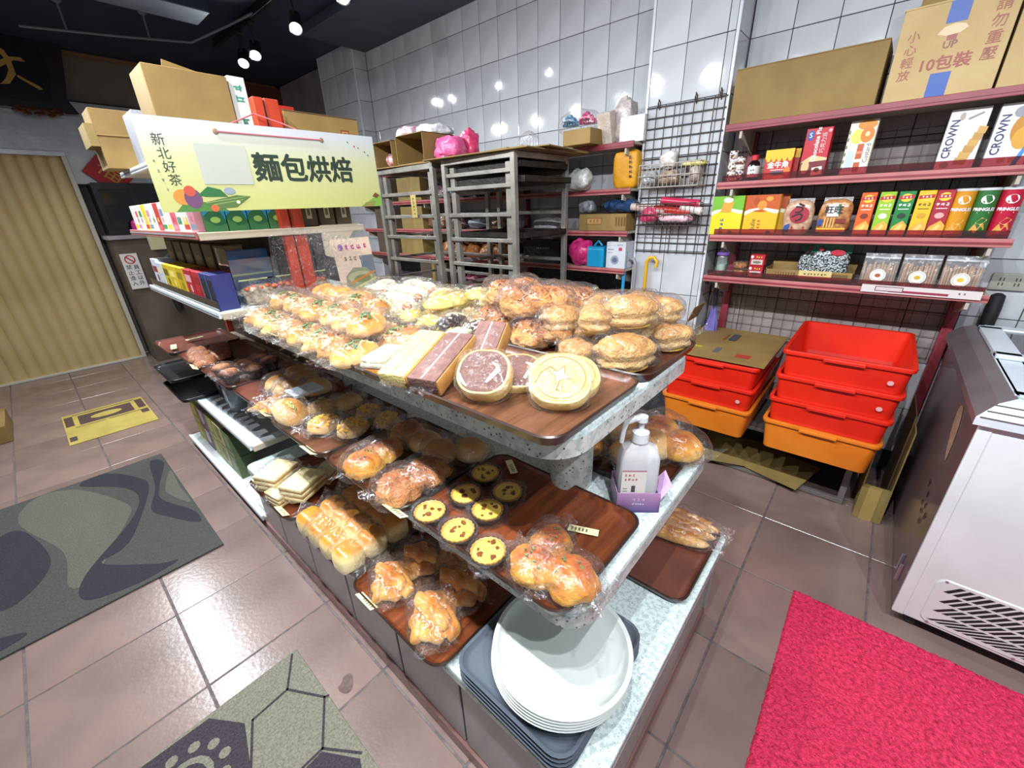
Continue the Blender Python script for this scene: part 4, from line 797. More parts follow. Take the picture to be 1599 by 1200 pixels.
def purple():
    m, nt, b = nodes('purple_print'); tc = N(nt, 'ShaderNodeTexCoord'); sx = N(nt, 'ShaderNodeSeparateXYZ'); nt.links.new(tc.outputs['Generated'], sx.inputs[0]); rp = N(nt, 'ShaderNodeValToRGB'); e = rp.color_ramp.elements
    e[0].color = srgb('#3c2f6b'); e[1].color = srgb('#b58ab4'); nt.links.new(sx.outputs['Z'], rp.inputs[0]); nt.links.new(rp.outputs[0], b.inputs['Base Color']); b.inputs['Roughness'].default_value = .4; return m
PU = purple()
for nm, bx in (('front_panel', (-.056, .056, -.041, -.0395, 0, .062)), ('back_panel', (-.056, .056, .0395, .041, 0, .075)), ('left_panel', (-.056, -.0545, -.041, .041, 0, .066)), ('right_panel', (.0545, .056, -.041, .041, 0, .05))): MB().box(*bx).build(nm, PU, c)
MB().add([(.056, -.04, .04), (.056, .035, .045), (.085, .03, .085), (.09, -.02, .07)], [(0, 1, 2, 3)]).build('open_flap', flat('#c7a3cf'), c)
mb = MB(); decals(mb, [('s', 0, .042, .036, .011, '#d9a6cc'), ('s', 0, .028, .032, .007, '#d9c6dc')], -.041); mb.build('printed_name', None, c)
# ================================================================ wall shelves on the right
REDM = mat('dark_red_shelf_metal', '#7a2a34', '#8b3640', 6, .4, spec=.5); PINKM = mat('dusty_pink_shelf_strip', '#a5605f', '#b4706d', 6, .4); SHM = mat('cream_shelf_metal', '#a59c90', '#b5ac9f', 4, .45); ACR = film('red_acrylic_lip', '#d08088', .02, .8, 5, .02, .05)
def wallshelf(name, label, y0, y1, levels, posts, lip, front=2.62):
    t = thing(name, label, 'shelf', (2.9, (y0+y1)/2, 0)); yc = (y0+y1)/2
    for k, z in enumerate(levels):
        b = MB().box(front-2.9+.012, .03, y0-yc, y1-yc, z-.004, z+.012).build('board', SHM, t, 0, .002)
        MB().box(front-2.9, front-2.9+.012, y0-yc, y1-yc, z-.02, z+.014).build('front_strip', PINKM if k else REDM, b, 0, .002)
        MB().box(front-2.9-.003, front-2.9, y0-yc, y1-yc, z-.008, z-.0).build('strip_groove', REDM, b)
        if lip and k: MB().box(front-2.9+.004, front-2.9+.007, y0-yc+.02, y1-yc-.02, z+.012, z+.045).build('acrylic_lip', ACR, b)
        for yy in posts: MB().prism([(-.27, -.05), (.02, -.12), (.02, 0), (-.27, 0)], -.006, .006).xf(Matrix.Translation((0, yy-yc, z-.004)) @ Matrix(((1, 0, 0, 0), (0, 0, 1, 0), (0, 1, 0, 0), (0, 0, 0, 1)))).build('bracket', SHM, b)
    for yy in posts:
        MB().box(-.0, .04, yy-yc-.02, yy-yc+.02, .0, levels[0]+.05).build('upright', REDM, t, 0, .003)
    return t
wallshelf('snack_shelf', 'dusty red wall shelf with four boards of snacks right of the pillar', -.385, .775, (1.848, 1.578, 1.31, 1.085), (.70, -.33), True)
wallshelf('storage_shelf', 'dusty red wall shelf behind the baking racks left of the pillar', 1.285, 4.42, (1.835, 1.578, 1.325, 1.085, .8), (1.34, 2.35, 3.35, 4.38), False)
Z1, Z2, Z3, Z4 = 1.848+.0125, 1.578+.0125, 1.31+.0125, 1.085+.0125
# big cartons on top
c = carton('shipping_carton', 'long plain cardboard carton on top of the snack shelf', 'carton', (2.78, .475, Z1), FX, .585, .28, .235, CB)
MB().box(-.292, .292, -.14, .14, .2352, .2395).xf(Matrix.Rotation(.012, 4, 'X')).build('top_flap', CB, c)
CB2 = mat('cardboard_light', '#b3986a', '#bfa678', 5, .75, bump=.06, bscale=60)
c = carton('shipping_carton', 'tall cardboard carton marked 10 with blue tape in the middle', 'carton', (2.78, -.003, Z1), FX, .325, .27, .315, CB2,
    [('r', -.03, .03, .245, .315, '#1c4a9c'), ('r', -.03, .03, 0, .085, '#1c4a9c'), ('r', -.014, .014, .19, .22, '#8c3a34'), ('p', [(-.045, .215), (-.03, .235), (0, .242), (.03, .235), (.04, .222), (.02, .208), (-.02, .206)], '#c9b48c'), ('t', 'UP', .0, .175, .034, '#6d3a30', 0, .02),
     ('t', '10包裝', .0, .115, .052, '#8c2f28', 0, .02)]+[('t', ch, -.115, .22-.043*k, .04, '#8c2f28') for k, ch in enumerate('小心輕放')]+[('t', ch, .12, .27-.05*k, .045, '#8c2f28') for k, ch in enumerate('請勿重壓')], marks=lambda it: {'r': 'tape_strip', 't': 'stamped_text', 'p': 'stamped_arrow', 'd': 'printed_spot'}[it[0]])
MB().box(-.165, .165, .0, .27, .315, .321).xf(Matrix.Translation((0, -.135, 0))).build('open_flap', CB2, c)
c = carton('shipping_carton', 'cardboard carton at the far right edge of the top board', 'carton', (2.78, -.277, Z1), FX, .205, .27, .3, CB2)
MB().box(-.1025, .1025, -.135, .135, .3, .306).build('top_flap', CB2, c)
c = carton('small_carton', 'small carton lying on the tall carton with blue tape', 'carton', (2.8, .02, Z1+.3225), FX, .2, .18, .09, CB, [('r', -.02, .02, 0, .09, '#2a4f94')])
# row 2
def canstack(x, y, z):
    t = thing('can_stack_pack', 'shrink wrapped tower of small patterned snack cans at the shelf end', 'snack', (x, y, z))
    for k in range(5):
        for q in (-1, 1):
            if k == 4 and q < 0: continue
            o = MB().lathe([(.02, 0), (.021, .003), (.021, .028), (.019, .03)], 16, c=(.004*q, q*.021, k*.031)).build('small_can', mat('brown_white_print', '#6b3a30', '#d9cfc4', 55, .4, lo=.48, hi=.54), t, 1)
            MB().lathe([(.0215, .011), (.0215, .022)], 16, c=(.004*q, q*.021, k*.031), cap=False).build('printed_band', mat('navy_white_print', '#dcd6cf', '#3a3a62', 60, .4, lo=.55, hi=.6), o)
canstack(2.7, .715, Z2)
def sauce(x, y, z):
    t = thing('soy_bottle', 'small dark bottle with white label and red cap', 'bottle', (x, y, z), FX)
    MB().lathe([(.026, 0), (.028, .004), (.028, .078), (.022, .092), (.013, .098), (.013, .104)], 24).build('glass_body', mat('dark_bottle_glass', '#1a1014', None, 5, .12), t, 1); MB().lathe([(.0285, .02), (.0285, .072)], 24, cap=False).build('paper_label', flat('#d5d3d0'), t, 1); MB().lathe([(.017, .1), (.017, .122), (.014, .125)], 18).build('cap', flat('#b51f2a'), t, 1)
    mb = MB(); decals(mb, [('s', 0, .054, .022, .012, '#33292c'), ('s', .002, .034, .02, .012, '#33292c')], -.0285); mb.build('label_print', None, t)
sauce(2.7, .627, Z2)
SN = 'packaged snacks on the wall shelf'
def fries(y, lb): carton('snack_box', lb, 'snack box', (2.71, y, Z2), FX, .125, .04, .14, flat('#b5261f'), [('r', -.0625, .0625, .1, .14, '#e0b324')]+[('p', [(-.058+.024*k, .1), (-.036+.024*k, .1), (-.04+.024*k, .088), (-.047+.024*k, .083), (-.054+.024*k, .088)], '#e0b324') for k in range(5)]+[('t', '金牛角', 0, .068, .032, '#f2ece0', 0, .03), ('r', -.03, .03, .044, .05, '#e9a0a0'), ('d', -.03, .015, .026, .012, '#e08a2a'), ('d', .01, .012, .03, .011, '#e6a033'), ('d', .044, .04, .013, .02, '#d9772a'), ('d', 0, .033, .03, .01, '#5a5570')], SN)
fries(.515, 'orange and red snack box with a yellow awning pattern, front one'); o = fries
carton('snack_box', 'orange and red snack box tucked behind the front one', 'snack box', (2.76, .495, Z2), FX, .125, .04, .14, flat('#a9241d'), [('r', .03, .0625, .1, .14, '#d0a924')], SN)
carton('pie_box', 'tall red chocolate pie box with sideways white lettering', 'snack box', (2.72, .365, Z2), FX, .105, .07, .215, flat('#b31428'), [('r', -.052, .052, 0, .075, '#6d1620'), ('p', [(-.052, .07), (-.01, .1), (.052, .085), (.052, .075)], '#d9b98a'), ('d', -.03, .05, .016, .03, '#cfae7c'), ('p', [(0, .01), (.045, .015), (.04, .05), (.0, .045)], '#e6dccb'), ('d', .02, .035, .012, .01, '#5a3424'), ('t', 'Chocolate Pie', -.002, .145, .026, '#f0e4e4', PI/2, .02), ('t', '巧克力派', .025, .15, .022, '#e6c9cc', PI/2), ('d', -.032, .185, .014, .022, '#2c4a94'), ('t', 'S', -.032, .185, .03, '#eceff5'), ('d', .042, .2, .007, .007, '#e0a0a8')], SN)
carton('custard_box', 'tall white box printed with oranges and custard cakes', 'snack box', (2.72, .2, Z2), FX, .1, .07, .225, flat('#cfc8b4'), [('r', -.042, .042, .012, .21, '#dfe0da'), ('d', .012, .205, .034, .02, '#c9821e'), ('d', -.015, .16, .024, .03, '#d9cc5a'), ('d', .02, .165, .024, .032, '#c9761c'), ('d', .02, .168, .008, .01, '#e9cf9a'), ('r', -.005, .018, .015, .13, '#b5532a'), ('r', -.006, .02, .055, .068, '#e6ded0'), ('r', -.006, .02, .09, .1, '#d9876a'), ('t', 'Custard', .034, .09, .024, '#4a4036', PI/2), ('p', [(-.04, .02), (-.01, .02), (-.012, .1), (-.038, .11)], '#b9c6d0')]+[('d', -.046, .03+.03*k, .003, .008, '#5c7a4a') for k in range(6)], SN)
def crown(y, lb, c2, it):
    c = carton('cracker_box', lb, 'snack box', (2.72, y, Z2), FX, .115, .06, .222, flat('#d9d9dc'), [('t', 'CROWN', -.034, .115, .036, '#1f2a55', PI/2, .02)]+it, SN)
    mb = MB(); put_text(mb, 'CROWN', 0, 0, .032, flat('#39405e'), 0, PI/2, .02); mb.xf(Matrix.Translation((.0582, 0, .11)) @ Matrix.Rotation(PI/2, 4, 'Z')).build('side_print', None, c)
crown(-.135, 'white cracker box with CROWN lettering and stacked square crackers', 0, [('p', [(-.005+.008*k+q*.002, .02+.022*k), (.03+.006*k, .016+.022*k), (.034+.006*k, .04+.022*k), (-.002+.008*k, .046+.022*k)], ('#b58a42', '#c49a50')[k % 2]) for k in range(6) for q in (0,)]+[('d', -.02, .195, .008, .014, '#a89a90'), ('p', [(.0, .18), (.04, .2), (.036, .205), (-.002, .187)], '#8f8078'), ('d', -.03, .02, .014, .012, '#9aa08a')])
crown(-.275, 'white cracker box with CROWN lettering and round golden crackers', 0, [('d', .025, .13, .036, .055, '#b8801e'), ('d', .03, .1, .03, .04, '#cf9a2c'), ('p', [(-.02, .03), (0, .035), (.004, .02), (-.016, .014)], '#c4974a'), ('p', [(.01, .03), (.03, .035), (.034, .02), (.014, .014)], '#c4974a'), ('p', [(.02, .0), (.035, 0), (.055, .08), (.045, .085)], '#3f86c4'), ('d', .045, .205, .012, .012, '#2f55a0'), ('d', 0, .19, .018, .018, '#8c909c')])
# row 3
def stackbox(y, x, lb, top, low, img): carton('cracker_carton', lb, 'snack box', (x, y, Z3), FX, .16, .05, .2, flat(low), [('p', [(-.08, .115), (-.05, .12), (0, .115), (.05, .125), (.08, .12), (.08, .2), (-.08, .2)], top), ('p', [(-.08, .1), (-.03, .125), (0, .13), (.06, .11), (.08, .11), (.08, .125), (0, .14), (-.06, .13), (-.08, .12)], '#dfe6d2')]+img, SN)
stackbox(.715, 2.69, 'lime and yellow cracker box, front of the pair by the pillar', '#6fae2c', '#d6cc1e', [('p', [(-.035, .12), (.02, .115), (.03, .17), (-.02, .178)], '#d99a3a'), ('d', .0, .18, .024, .014, '#e9ded0'), ('s', -.02, .055, .07, .022, '#2a3f86', PI/2), ('d', -.018, .012, .012, .009, '#8c2a2a'), ('d', .03, .014, .012, .009, '#7a3a3a')])
stackbox(.665, 2.75, 'lime and yellow cracker box half hidden behind its twin', '#6fae2c', '#d6cc1e', [('d', .06, .014, .012, .009, '#8c2a2a')])
stackbox(.545, 2.69, 'orange and yellow cracker box beside the lime ones', '#b8521a', '#dcae1c', [('d', .0, .15, .022, .022, '#d98a2e'), ('d', -.03, .17, .014, .02, '#a84416'), ('d', .03, .18, .016, .012, '#d9953a'), ('t', 'Julie', -.03, .055, .034, '#4a2c1c', PI/2), ('s', -.002, .055, .05, .018, '#b0361e', PI/2), ('d', .05, .014, .012, .009, '#5a3a2a')])
stackbox(.515, 2.75, 'orange cracker box behind the orange and yellow one', '#a84a18', '#d0a41c', [])
def snackbag(y, lb, c1, c2, items, w_=.13, h_=.17):
    t = thing('snack_bag', lb, 'snack bag', (2.7, y, Z3), FX, SN)
    mb = blob(w_/2, .03, h_/2, .6, 26, 16, .06, 20, int(abs(y)*100), 1.0); mb.build('pillow_pouch', mat('pouch_'+c1, c1, c2, 45, .25, bump=.5, bscale=26), t, 2)
    MB().box(-w_*.42, w_*.42, -.002, .002, h_*.9, h_*1.04).build('crimped_top', film('pouch_clear', '#e8d6c8', .3, 1, 40, .5), t)
    mb = MB(); decals(mb, items, -.033); mb.build('printed_front', None, t)
snackbag(.375, 'round cracker bag with black lettering on a dark red patch', '#a5806a', '#c9a78c', [('d', .005, .1, .042, .04, '#9c2338'), ('t', 'う', 0, .125, .056, '#15101a', -.3, .03), ('t', 'つ', .0, .085, .056, '#15101a', .2, .03), ('p', [(-.055, .02), (-.03, .02), (-.028, .06), (-.05, .05)], '#2a4a94'), ('r', -.02, -.012, .02, .045, '#a82a34'), ('r', .03, .038, .02, .045, '#a82a34')])
snackbag(.225, 'bag of biscuit sticks with white square logo', '#8c5a3a', '#c48a52', [('r', -.03, .02, .09, .145, '#dcd9d2'), ('t', '旺旺', -.005, .118, .036, '#1c2230', 0, .03), ('p', [(.008, .145), (.02, .145), (.02, .09), (.014, .1)], '#2c6a44'), ('r', -.06, .055, .02, .038, '#d9a82c'), ('p', [(-.062, .05), (-.04, .05), (-.042, .08), (-.06, .076)], '#28468c'), ('r', .01, .05, .06, .08, '#7c2a20')]+[('r', -.035+.012*k, -.03+.012*k, .04, .085, '#dcae62') for k in range(4)], .135, .17)
def stick(y, lb, c, ca, img): carton('chip_stick_box', lb, 'snack box', (2.69, y, Z3), FX, .056, .045, .192, flat(c), [('d', 0, .165, .02, .017, '#e3c23a'), ('p', [(-.025, .158), (.025, .162), (.025, .176), (-.025, .172)], '#b5202a'), ('s', 0, .167, .034, .01, '#f3ece4'), ('s', 0, .135, .044, .0155, ca), ('r', -.018, .018, .117, .12, ca), ('d', 0, .09, .015, .012, img), ('p', [(-.028, .0), (.028, 0), (.028, .05), (.01, .07), (-.02, .045), (-.028, .02)], '#d9a548'), ('p', [(-.02, .02), (.0, .015), (.015, .05), (.005, .055)], '#e9c472')], SN)
for y, lb, c, ca, im in ((.11, 'orange potato stick box', '#d95a18', '#f3e6da', '#7a2c1a'), (.043, 'lime green potato stick box', '#8cb82a', '#f3f3e6', '#dfe6d8'), (-.022, 'dark green potato stick box', '#1c7a3a', '#eaf3ea', '#223a2a'), (-.087, 'yellow potato stick box', '#d9b41c', '#6a4a14', '#c9962a'), (-.145, 'dark red potato stick box', '#a01c30', '#f0dcdc', '#d9a0a0')): stick(y, lb+' in the row on the third board', c, ca, im)
def chipcan(y, x, lb, c):
    t = thing('chip_can', lb, 'snack can', (x, y, Z3), FX, SN); R_ = .034
    MB().lathe([(R_, 0), (R_, .186)], 28).build('tube', flat(c, .3), t, 1); MB().lathe([(R_+.001, .184), (R_+.001, .192), (R_-.003, .194), (R_-.004, .189)], 28).build('lid', flat('#cfd2d6', .2), t, 1); MB().lathe([(R_+.001, 0), (R_+.001, .006)], 28).build('metal_rim', STEEL, t, 1)
    mb = MB(); its = [('t', 'PRINGLES', 0, .112, .0165, '#e6dce4', 0, .05), ('d', 0, .15, .019, .017, '#e9e6de'), ('r', -.018, .018, .098, .101, '#e9d9b8'), ('p', [(-.024, .03), (-.004, .02), (.022, .035), (.012, .06), (-.012, .055)], '#cf9a44'), ('p', [(-.012, .06), (.006, .052), (.022, .072), (.004, .082)], '#dcae5c')]
    decals(mb, its, 0); mb.v = [(math.sin(x_/R_)*(R_-y_*1.0+.0003), -math.cos(x_/R_)*(R_-y_+.0003), z_) for x_, y_, z_ in mb.v]; mb.build('printed_wrap', None, t)
chipcan(-.205, 2.69, 'yellow orange cylindrical chip can, front one', '#d08c1c'); chipcan(-.232, 2.765, 'yellow orange chip can behind the front yellow can', '#d08c1c'); chipcan(-.272, 2.69, 'green cylindrical chip can', '#2c6a34'); chipcan(-.34, 2.69, 'red cylindrical chip can at the end of the board', '#b01434')
# row 4
t = thing('snack_jar', 'clear jar with purple lid and pale blue label', 'jar', (2.7, .705, Z4)); MB().lathe([(.026, 0), (.028, .004), (.028, .1), (.022, .112)], 22).build('jar_body', film('jar_clear', '#e4ecec', .12, 1, 6, .05), t, 1); MB().lathe([(.027, .012), (.027, .06)], 22).build('sweets', mat('pale_sweets', '#7fb0ae', '#c9d0b0', 70, .5), t, 1); MB().lathe([(.034, .112), (.034, .122), (.03, .126)], 22).build('lid', flat('#6a4a9c'), t, 1)
for k in range(2):
    t = thing('nut_tray_pack', 'small clear pack of brown nuts, %s of the two stacked' % ('lower', 'upper')[k], 'snack', (2.7, .605, Z4+.042*k), FX, 'small nut packs'); blob(.036, .03, .02, .6, 22, 12, .2, 60, k, .8).build('nuts', mat('brown_nuts', '#7a4426', '#c08a5c', 90, .5, bump=.6), t, 1); MB().loft([rr_ring(.032, .026, .006, .001), rr_ring(.037, .031, .007, .037), rr_ring(.041, .035, .008, .038)]).build('clear_box', FILM2, t, 1)
for k in range(2): carton('small_red_box', 'small red snack box with yellow lettering, %s of two stacked' % ('lower', 'upper')[k], 'snack box', (2.7, .52, Z4+.062*k), FX, .072, .05, .061, flat('#a81c2a'), [('s', .008, .047, .036, .012, '#d9c24a'), ('d', -.026, .048, .007, .008, '#d9d2cf'), ('r', -.028, .028, .008, .034, '#b9b2a8'), ('d', 0, .02, .02, .007, '#6d6a60')], 'small red boxes')
t = thing('open_carton_tray', 'low open cardboard tray with hand written price card', 'carton', (2.74, .275, Z4), FX)
for nm, bx in (('bottom', (-.19, .19, -.09, .09, 0, .003)), ('front_wall', (-.19, .19, -.09, -.087, 0, .055)), ('back_wall', (-.19, .19, .087, .09, 0, .085)), ('left_wall', (-.19, -.187, -.09, .09, 0, .06)), ('right_wall', (.187, .19, -.09, .09, 0, .06))): MB().box(*bx).build(nm, CB, t)
mb = MB(); decals(mb, [('r', -.15, -.05, .018, .042, '#6a5230'), ('r', .1, .17, .03, .045, '#6a5230')]+[('r', -.148+.012*k, -.144+.012*k, .02, .04, '#9c7c48') for k in range(8)], -.0905); mb.build('printed_barcode', None, t)
t = thing('price_card', 'yellowed hand written price card on the cardboard tray', 'price tag', (2.643, .24, Z4+.012), FX); MB().box(-.07, .07, -.001, .001, 0, .045).build('card', flat('#cdb87c'), t); mb = MB(); decals(mb, [('s', 0, .029, .1, .015, '#5a4a30'), ('r', -.03, .03, .008, .011, '#b07a4a')], -.001); mb.build('handwriting', None, t)
for k in range(2):
    t = thing('seed_bag', 'clear bag of dark seeds with green top, %s in the cardboard tray' % ('front one' if k == 0 else 'back one'), 'snack bag', (2.71+.05*k, .2+.05*k, Z4+.006), FX, 'green topped seed bags'); blob(.085, .025, .075, .6, 26, 16, .08, 24, k+8, 1.0).build('pouch', mat('seed_pouch', '#2b2d2e', '#b9bfc2', 130, .2, lo=.46, hi=.56, bump=.5, bscale=30), t, 2)
    MB().box(-.085, .085, -.008, .008, .135, .185).build('printed_top', flat('#1d6a4a', .2), t, 0, .004); mb = MB(); decals(mb, [('d', .03, .14, .03, .014, '#b02434'), ('d', -.04, .155, .01, .008, '#b02434'), ('r', -.05, .03, .02, .045, '#b9d4d9')], -.03); mb.build('label_print', None, t)
STK = mat('biscuit_stick', '#b98a5c', '#cfa478', 30, .6)
for k, y in enumerate((-.005, -.145, -.285)):
    t = thing('biscuit_stick_bag', 'clear zip bag of biscuit sticks with round white sticker, %s from the left' % ORD[k], 'snack bag', (2.69, y, Z4), FX, 'biscuit stick bags')
    for q in range(13): MB().tube([(-.054+.009*q, random.uniform(-.008, .008), .006), (-.054+.009*q+random.uniform(-.004, .004), random.uniform(-.008, .008), random.uniform(.095, .115))], .0042, 6).build('biscuit_stick', STK, t, 1)
    MB().loft([[(-.065, -.014, .001), (.065, -.014, .001), (.065, .014, .001), (-.065, .014, .001)], [(-.065, -.016, .06), (.065, -.016, .06), (.065, .016, .06), (-.065, .016, .06)], [(-.065, -.008, .125), (.065, -.008, .125), (.065, .008, .125), (-.065, .008, .125)], [(-.065, -.001, .15), (.065, -.001, .15), (.065, .001, .15), (-.065, .001, .15)]]).build('zip_bag', film('zip_bag_clear', '#f0f0f0', .12, 1.2, 30, .5), t)
    MB().box(-.064, .064, -.006, -.004, .128, .134).build('zip_strip', flat('#c9ccd4'), t)
    mb = MB(); decals(mb, [('d', 0, .05, .03, .03, '#d9d6d2'), ('d', 0, .05, .025, .025, '#c4bfb8'), ('d', 0, .05, .022, .022, '#e3e0da'), ('d', 0, .05, .011, .009, ('#a85a3a', '#c9a42a', '#d9b83a')[k])], -.0175); mb.build('round_sticker', None, t)
t = thing('price_rail', 'white price rail strip along the lowest snack board', 'price rail', (2.612, -.16, Z4-.02), FX); MB().box(-.2, .2, -.002, .002, 0, .035).build('strip', flat('#cfc6c6'), t); mb = MB(); decals(mb, [('r', -.1, .1, .006, .016, '#8c2a44'), ('r', -.15, -.05, .008, .03, '#5a3038'), ('r', -.147, -.053, .011, .027, '#c9bcbc'), ('s', .14, .02, .03, .012, '#5a5058')], -.002); mb.build('printed_strip', None, t)
t = thing('wall_socket', 'double power socket plate on the tiled wall right of the shelf', 'socket', (2.94, -.47, 1.08), FX); MB().box(-.06, .06, -.012, .004, 0, .075).build('plate', flat('#a3a095'), t, 0, .004); decal_parts(t, [('r', a, a+.004, z, z+.014, '#3a3833') for a in (-.034, -.022, .016, .028) for z in (.02, .042)], -.012, lambda it: 'socket_slot')
t = thing('broom', 'black handled brush standing behind the freezer against the wall', 'brush', (2.9, -.45, .5)); MB().lathe([(.022, .3), (.026, .38), (.028, .5), (.024, .56), (.01, .57)], 14).build('handle', flat('#1b1b1d', .6), t, 1); MB().box(-.04, .03, -.05, .05, .2, .3).build('brush_head', mat('straw_brush', '#8a6a34', '#a5823f', 60, .8, bump=.8), t, 0, .01)
t = thing('wall_mesh', 'fine brown wire mesh fixed to the tiles behind the snack shelf', 'wire mesh', (2.935, .23, 1.28))
for k in range(20): MB().box(-.001, .001, -.53+.0555*k-.001, -.53+.0555*k+.001, -.58, .52).build('upright_wire', mat('rusty_wire', '#3a2f2b', '#5a463c', 40, .6), t)
for k in range(20): MB().box(-.003, -.001, -.535, .535, -.57+.0565*k-.001, -.57+.0565*k+.001).build('cross_wire', mat('rusty_wire', '#3a2f2b'), t)
# ---------------------------------------------------------------- wire grid on the pillar with baskets
WIRE = mat('black_wire', '#2a2724', '#4a3d33', 40, .5); WIREW = mat('white_wire', '#9a938c', '#b0a8a0', 30, .5)
t = thing('wire_grid', 'black wire grid panel hanging on the tiled pillar', 'wire grid', (2.725, 1.045, 1.62))
for k in range(9): MB().tube([(0, -.215+.0537*k, -.42), (0, -.215+.0537*k, .4)], .0028, 6).build('upright_wire', WIRE, t, 1)
for k in range(16): MB().tube([(.005, -.225, -.41+.0537*k), (.005, .225, -.41+.0537*k)], .0028, 6).build('cross_wire', WIRE, t, 1)
for y in (-.19, -.06, .15): MB().tube([(.0, y, .39), (-.012, y, .41), (-.006, y, .43), (.014, y, .42), (.02, y, .38)], .004, 6).build('hook', WIRE, t, 1)
def basket(z, label, wm, seed, h_=.12):
    t = thing('wire_basket', label, 'basket', (2.65, 1.045, z), 0, 'wire baskets on the grid')
    for zz in (0, h_/2, h_): MB().tube([(.065, -.175, zz), (-.065, -.175, zz), (-.065, .175, zz), (.065, .175, zz), (.065, -.175, zz)], .003, 6).build('hoop', wm, t, 1)
    for k in range(15): MB().tube([(.065, -.175+.025*k, h_), (.06, -.175+.025*k, 0), (-.06, -.175+.025*k, 0), (-.065, -.175+.025*k, h_)], .0018, 5).build('rib', wm, t, 1)
    return t
basket(1.585, 'upper white wire basket with clear wrapped goods', WIREW, 1); basket(1.375, 'lower wire basket filled with pink and red wraps', WIRE, 2)
FOIL = mat('silver_film', '#9a9ca0', '#d9dce0', 30, .2, .4, bump=1, bscale=30); 
def wrap(nm, lb, cat, x, y, z, s_, c1, c2, seed, rot=None, grp=None, m=None): o = tag(blob(*s_, e=.75, nu=26, nv=14, amp=.28, freq=16, seed=seed, flatb=.7).build(nm, m or mat('wrap_'+c1+c2, c1, c2, 24, .25, bump=.7, bscale=30), None, 1, loc=(x, y, z)), lb, cat, grp); o.rotation_euler = rot or (0, 0, 0); return o
wrap('foil_pouch', 'crumpled silver pouch in the left of the upper basket', 'pouch', 2.64, 1.17, 1.6, (.05, .045, .045), '#8f9094', '#d0d2d6', 1, m=FOIL)
wrap('cake_pack', 'brown wrapped packs in the middle of the upper basket', 'pack', 2.65, 1.05, 1.6, (.05, .06, .045), '#7d6450', '#b5a28c', 2); wrap('clear_pouch', 'knotted clear bag sticking up from the upper basket', 'bag', 2.65, 1.07, 1.68, (.035, .05, .055), '#b0a8a2', '#d2ccc6', 3); wrap('yellow_pouch', 'pale yellow packet at the right of the upper basket', 'packet', 2.66, .93, 1.685, (.03, .07, .018), '#a89a3c', '#cfc98a', 4); wrap('clear_packet', 'clear crinkled packet at the right end of the upper basket', 'packet', 2.63, .9, 1.6, (.04, .035, .05), '#8c7f78', '#b8aaa4', 5)
wrap('pink_wrap', 'bright pink wrap bundle in the lower basket', 'wrap', 2.64, 1.15, 1.39, (.05, .05, .05), '#b32a50', '#d65a78', 6); wrap('pale_pink_wrap', 'pale pink crinkled wraps at the bottom of the lower basket', 'wrap', 2.64, .99, 1.39, (.055, .1, .03), '#c49aa4', '#dcc0c8', 7)
for k, (y0, y1, z, c, lb) in enumerate(((1.27, 1.05, 1.47, '#c9b0ac', 'pale film roll lying across the lower basket'), (1.08, .86, 1.5, '#b82a4c', 'pink film roll lying on the lower basket'), (1.12, .9, 1.455, '#b02c26', 'red wrap roll lying in the lower basket'), (.96, .84, 1.46, '#d0c6c2', 'white wrap roll with open end in the lower basket'))):
    t = thing('film_roll', lb, 'film roll', (2.63, (y0+y1)/2, z)); L_ = abs(y0-y1)/2; MB().tube([(0, -L_, -.012), (0, L_, .012)], .022, 16).build('roll', flat(c, .3), t, 1); MB().tube([(0, -L_-.004, -.0125), (0, L_+.004, .0125)], .009, 10).build('core', flat('#d6cfc6'), t, 1)
# umbrellas
def umbrella(x, y, z, label, cf, ch, hook_y):
    t = thing('umbrella', label, 'umbrella', (x, y, z)); s_ = hook_y
    MB().tube([(0, s_*.065, .2), (0, s_*.07, .235), (0, s_*.045, .262), (0, s_*.015, .258), (0, 0, .23), (0, 0, .05)], .011, 10).build('hook_handle', flat(ch, .35), t, 1)
    mb = blob(.035, .035, .13, 1, 32, 14, .1, 10, 3, 1, lambda p, th, ph: 1+.22*math.cos(th*8)); mb.v = [(a*(1.35-c*3.0 if c > .1 else 1), b*(1.35-c*3.0 if c > .1 else 1), c-.2) for a, b, c in mb.v]; mb.build('folded_canopy', cf, t, 2)
    MB().tube([(0, 0, -.2), (0, 0, -.25)], .004, 6).build('tip', STEEL, t)
umbrella(2.695, 1.165, .915, 'yellow hooked umbrella hanging on the pillar grid', mat('yellow_black_cloth', '#b89a1c', '#3a3420', 40, .6, lo=.45, hi=.52), '#d9a91c', -1)
umbrella(2.69, 1.24, .90, 'dark purple umbrella hanging beside the yellow one', mat('dark_purple_cloth', '#3a3050', '#5a4c78', 10, .6), '#8c8c90', 1)
umbrella(2.8, .735, .82, 'violet folded umbrella hanging under the snack shelf', mat('violet_cloth', '#5f549c', '#7a70b8', 8, .6), '#1d1c26', 1)
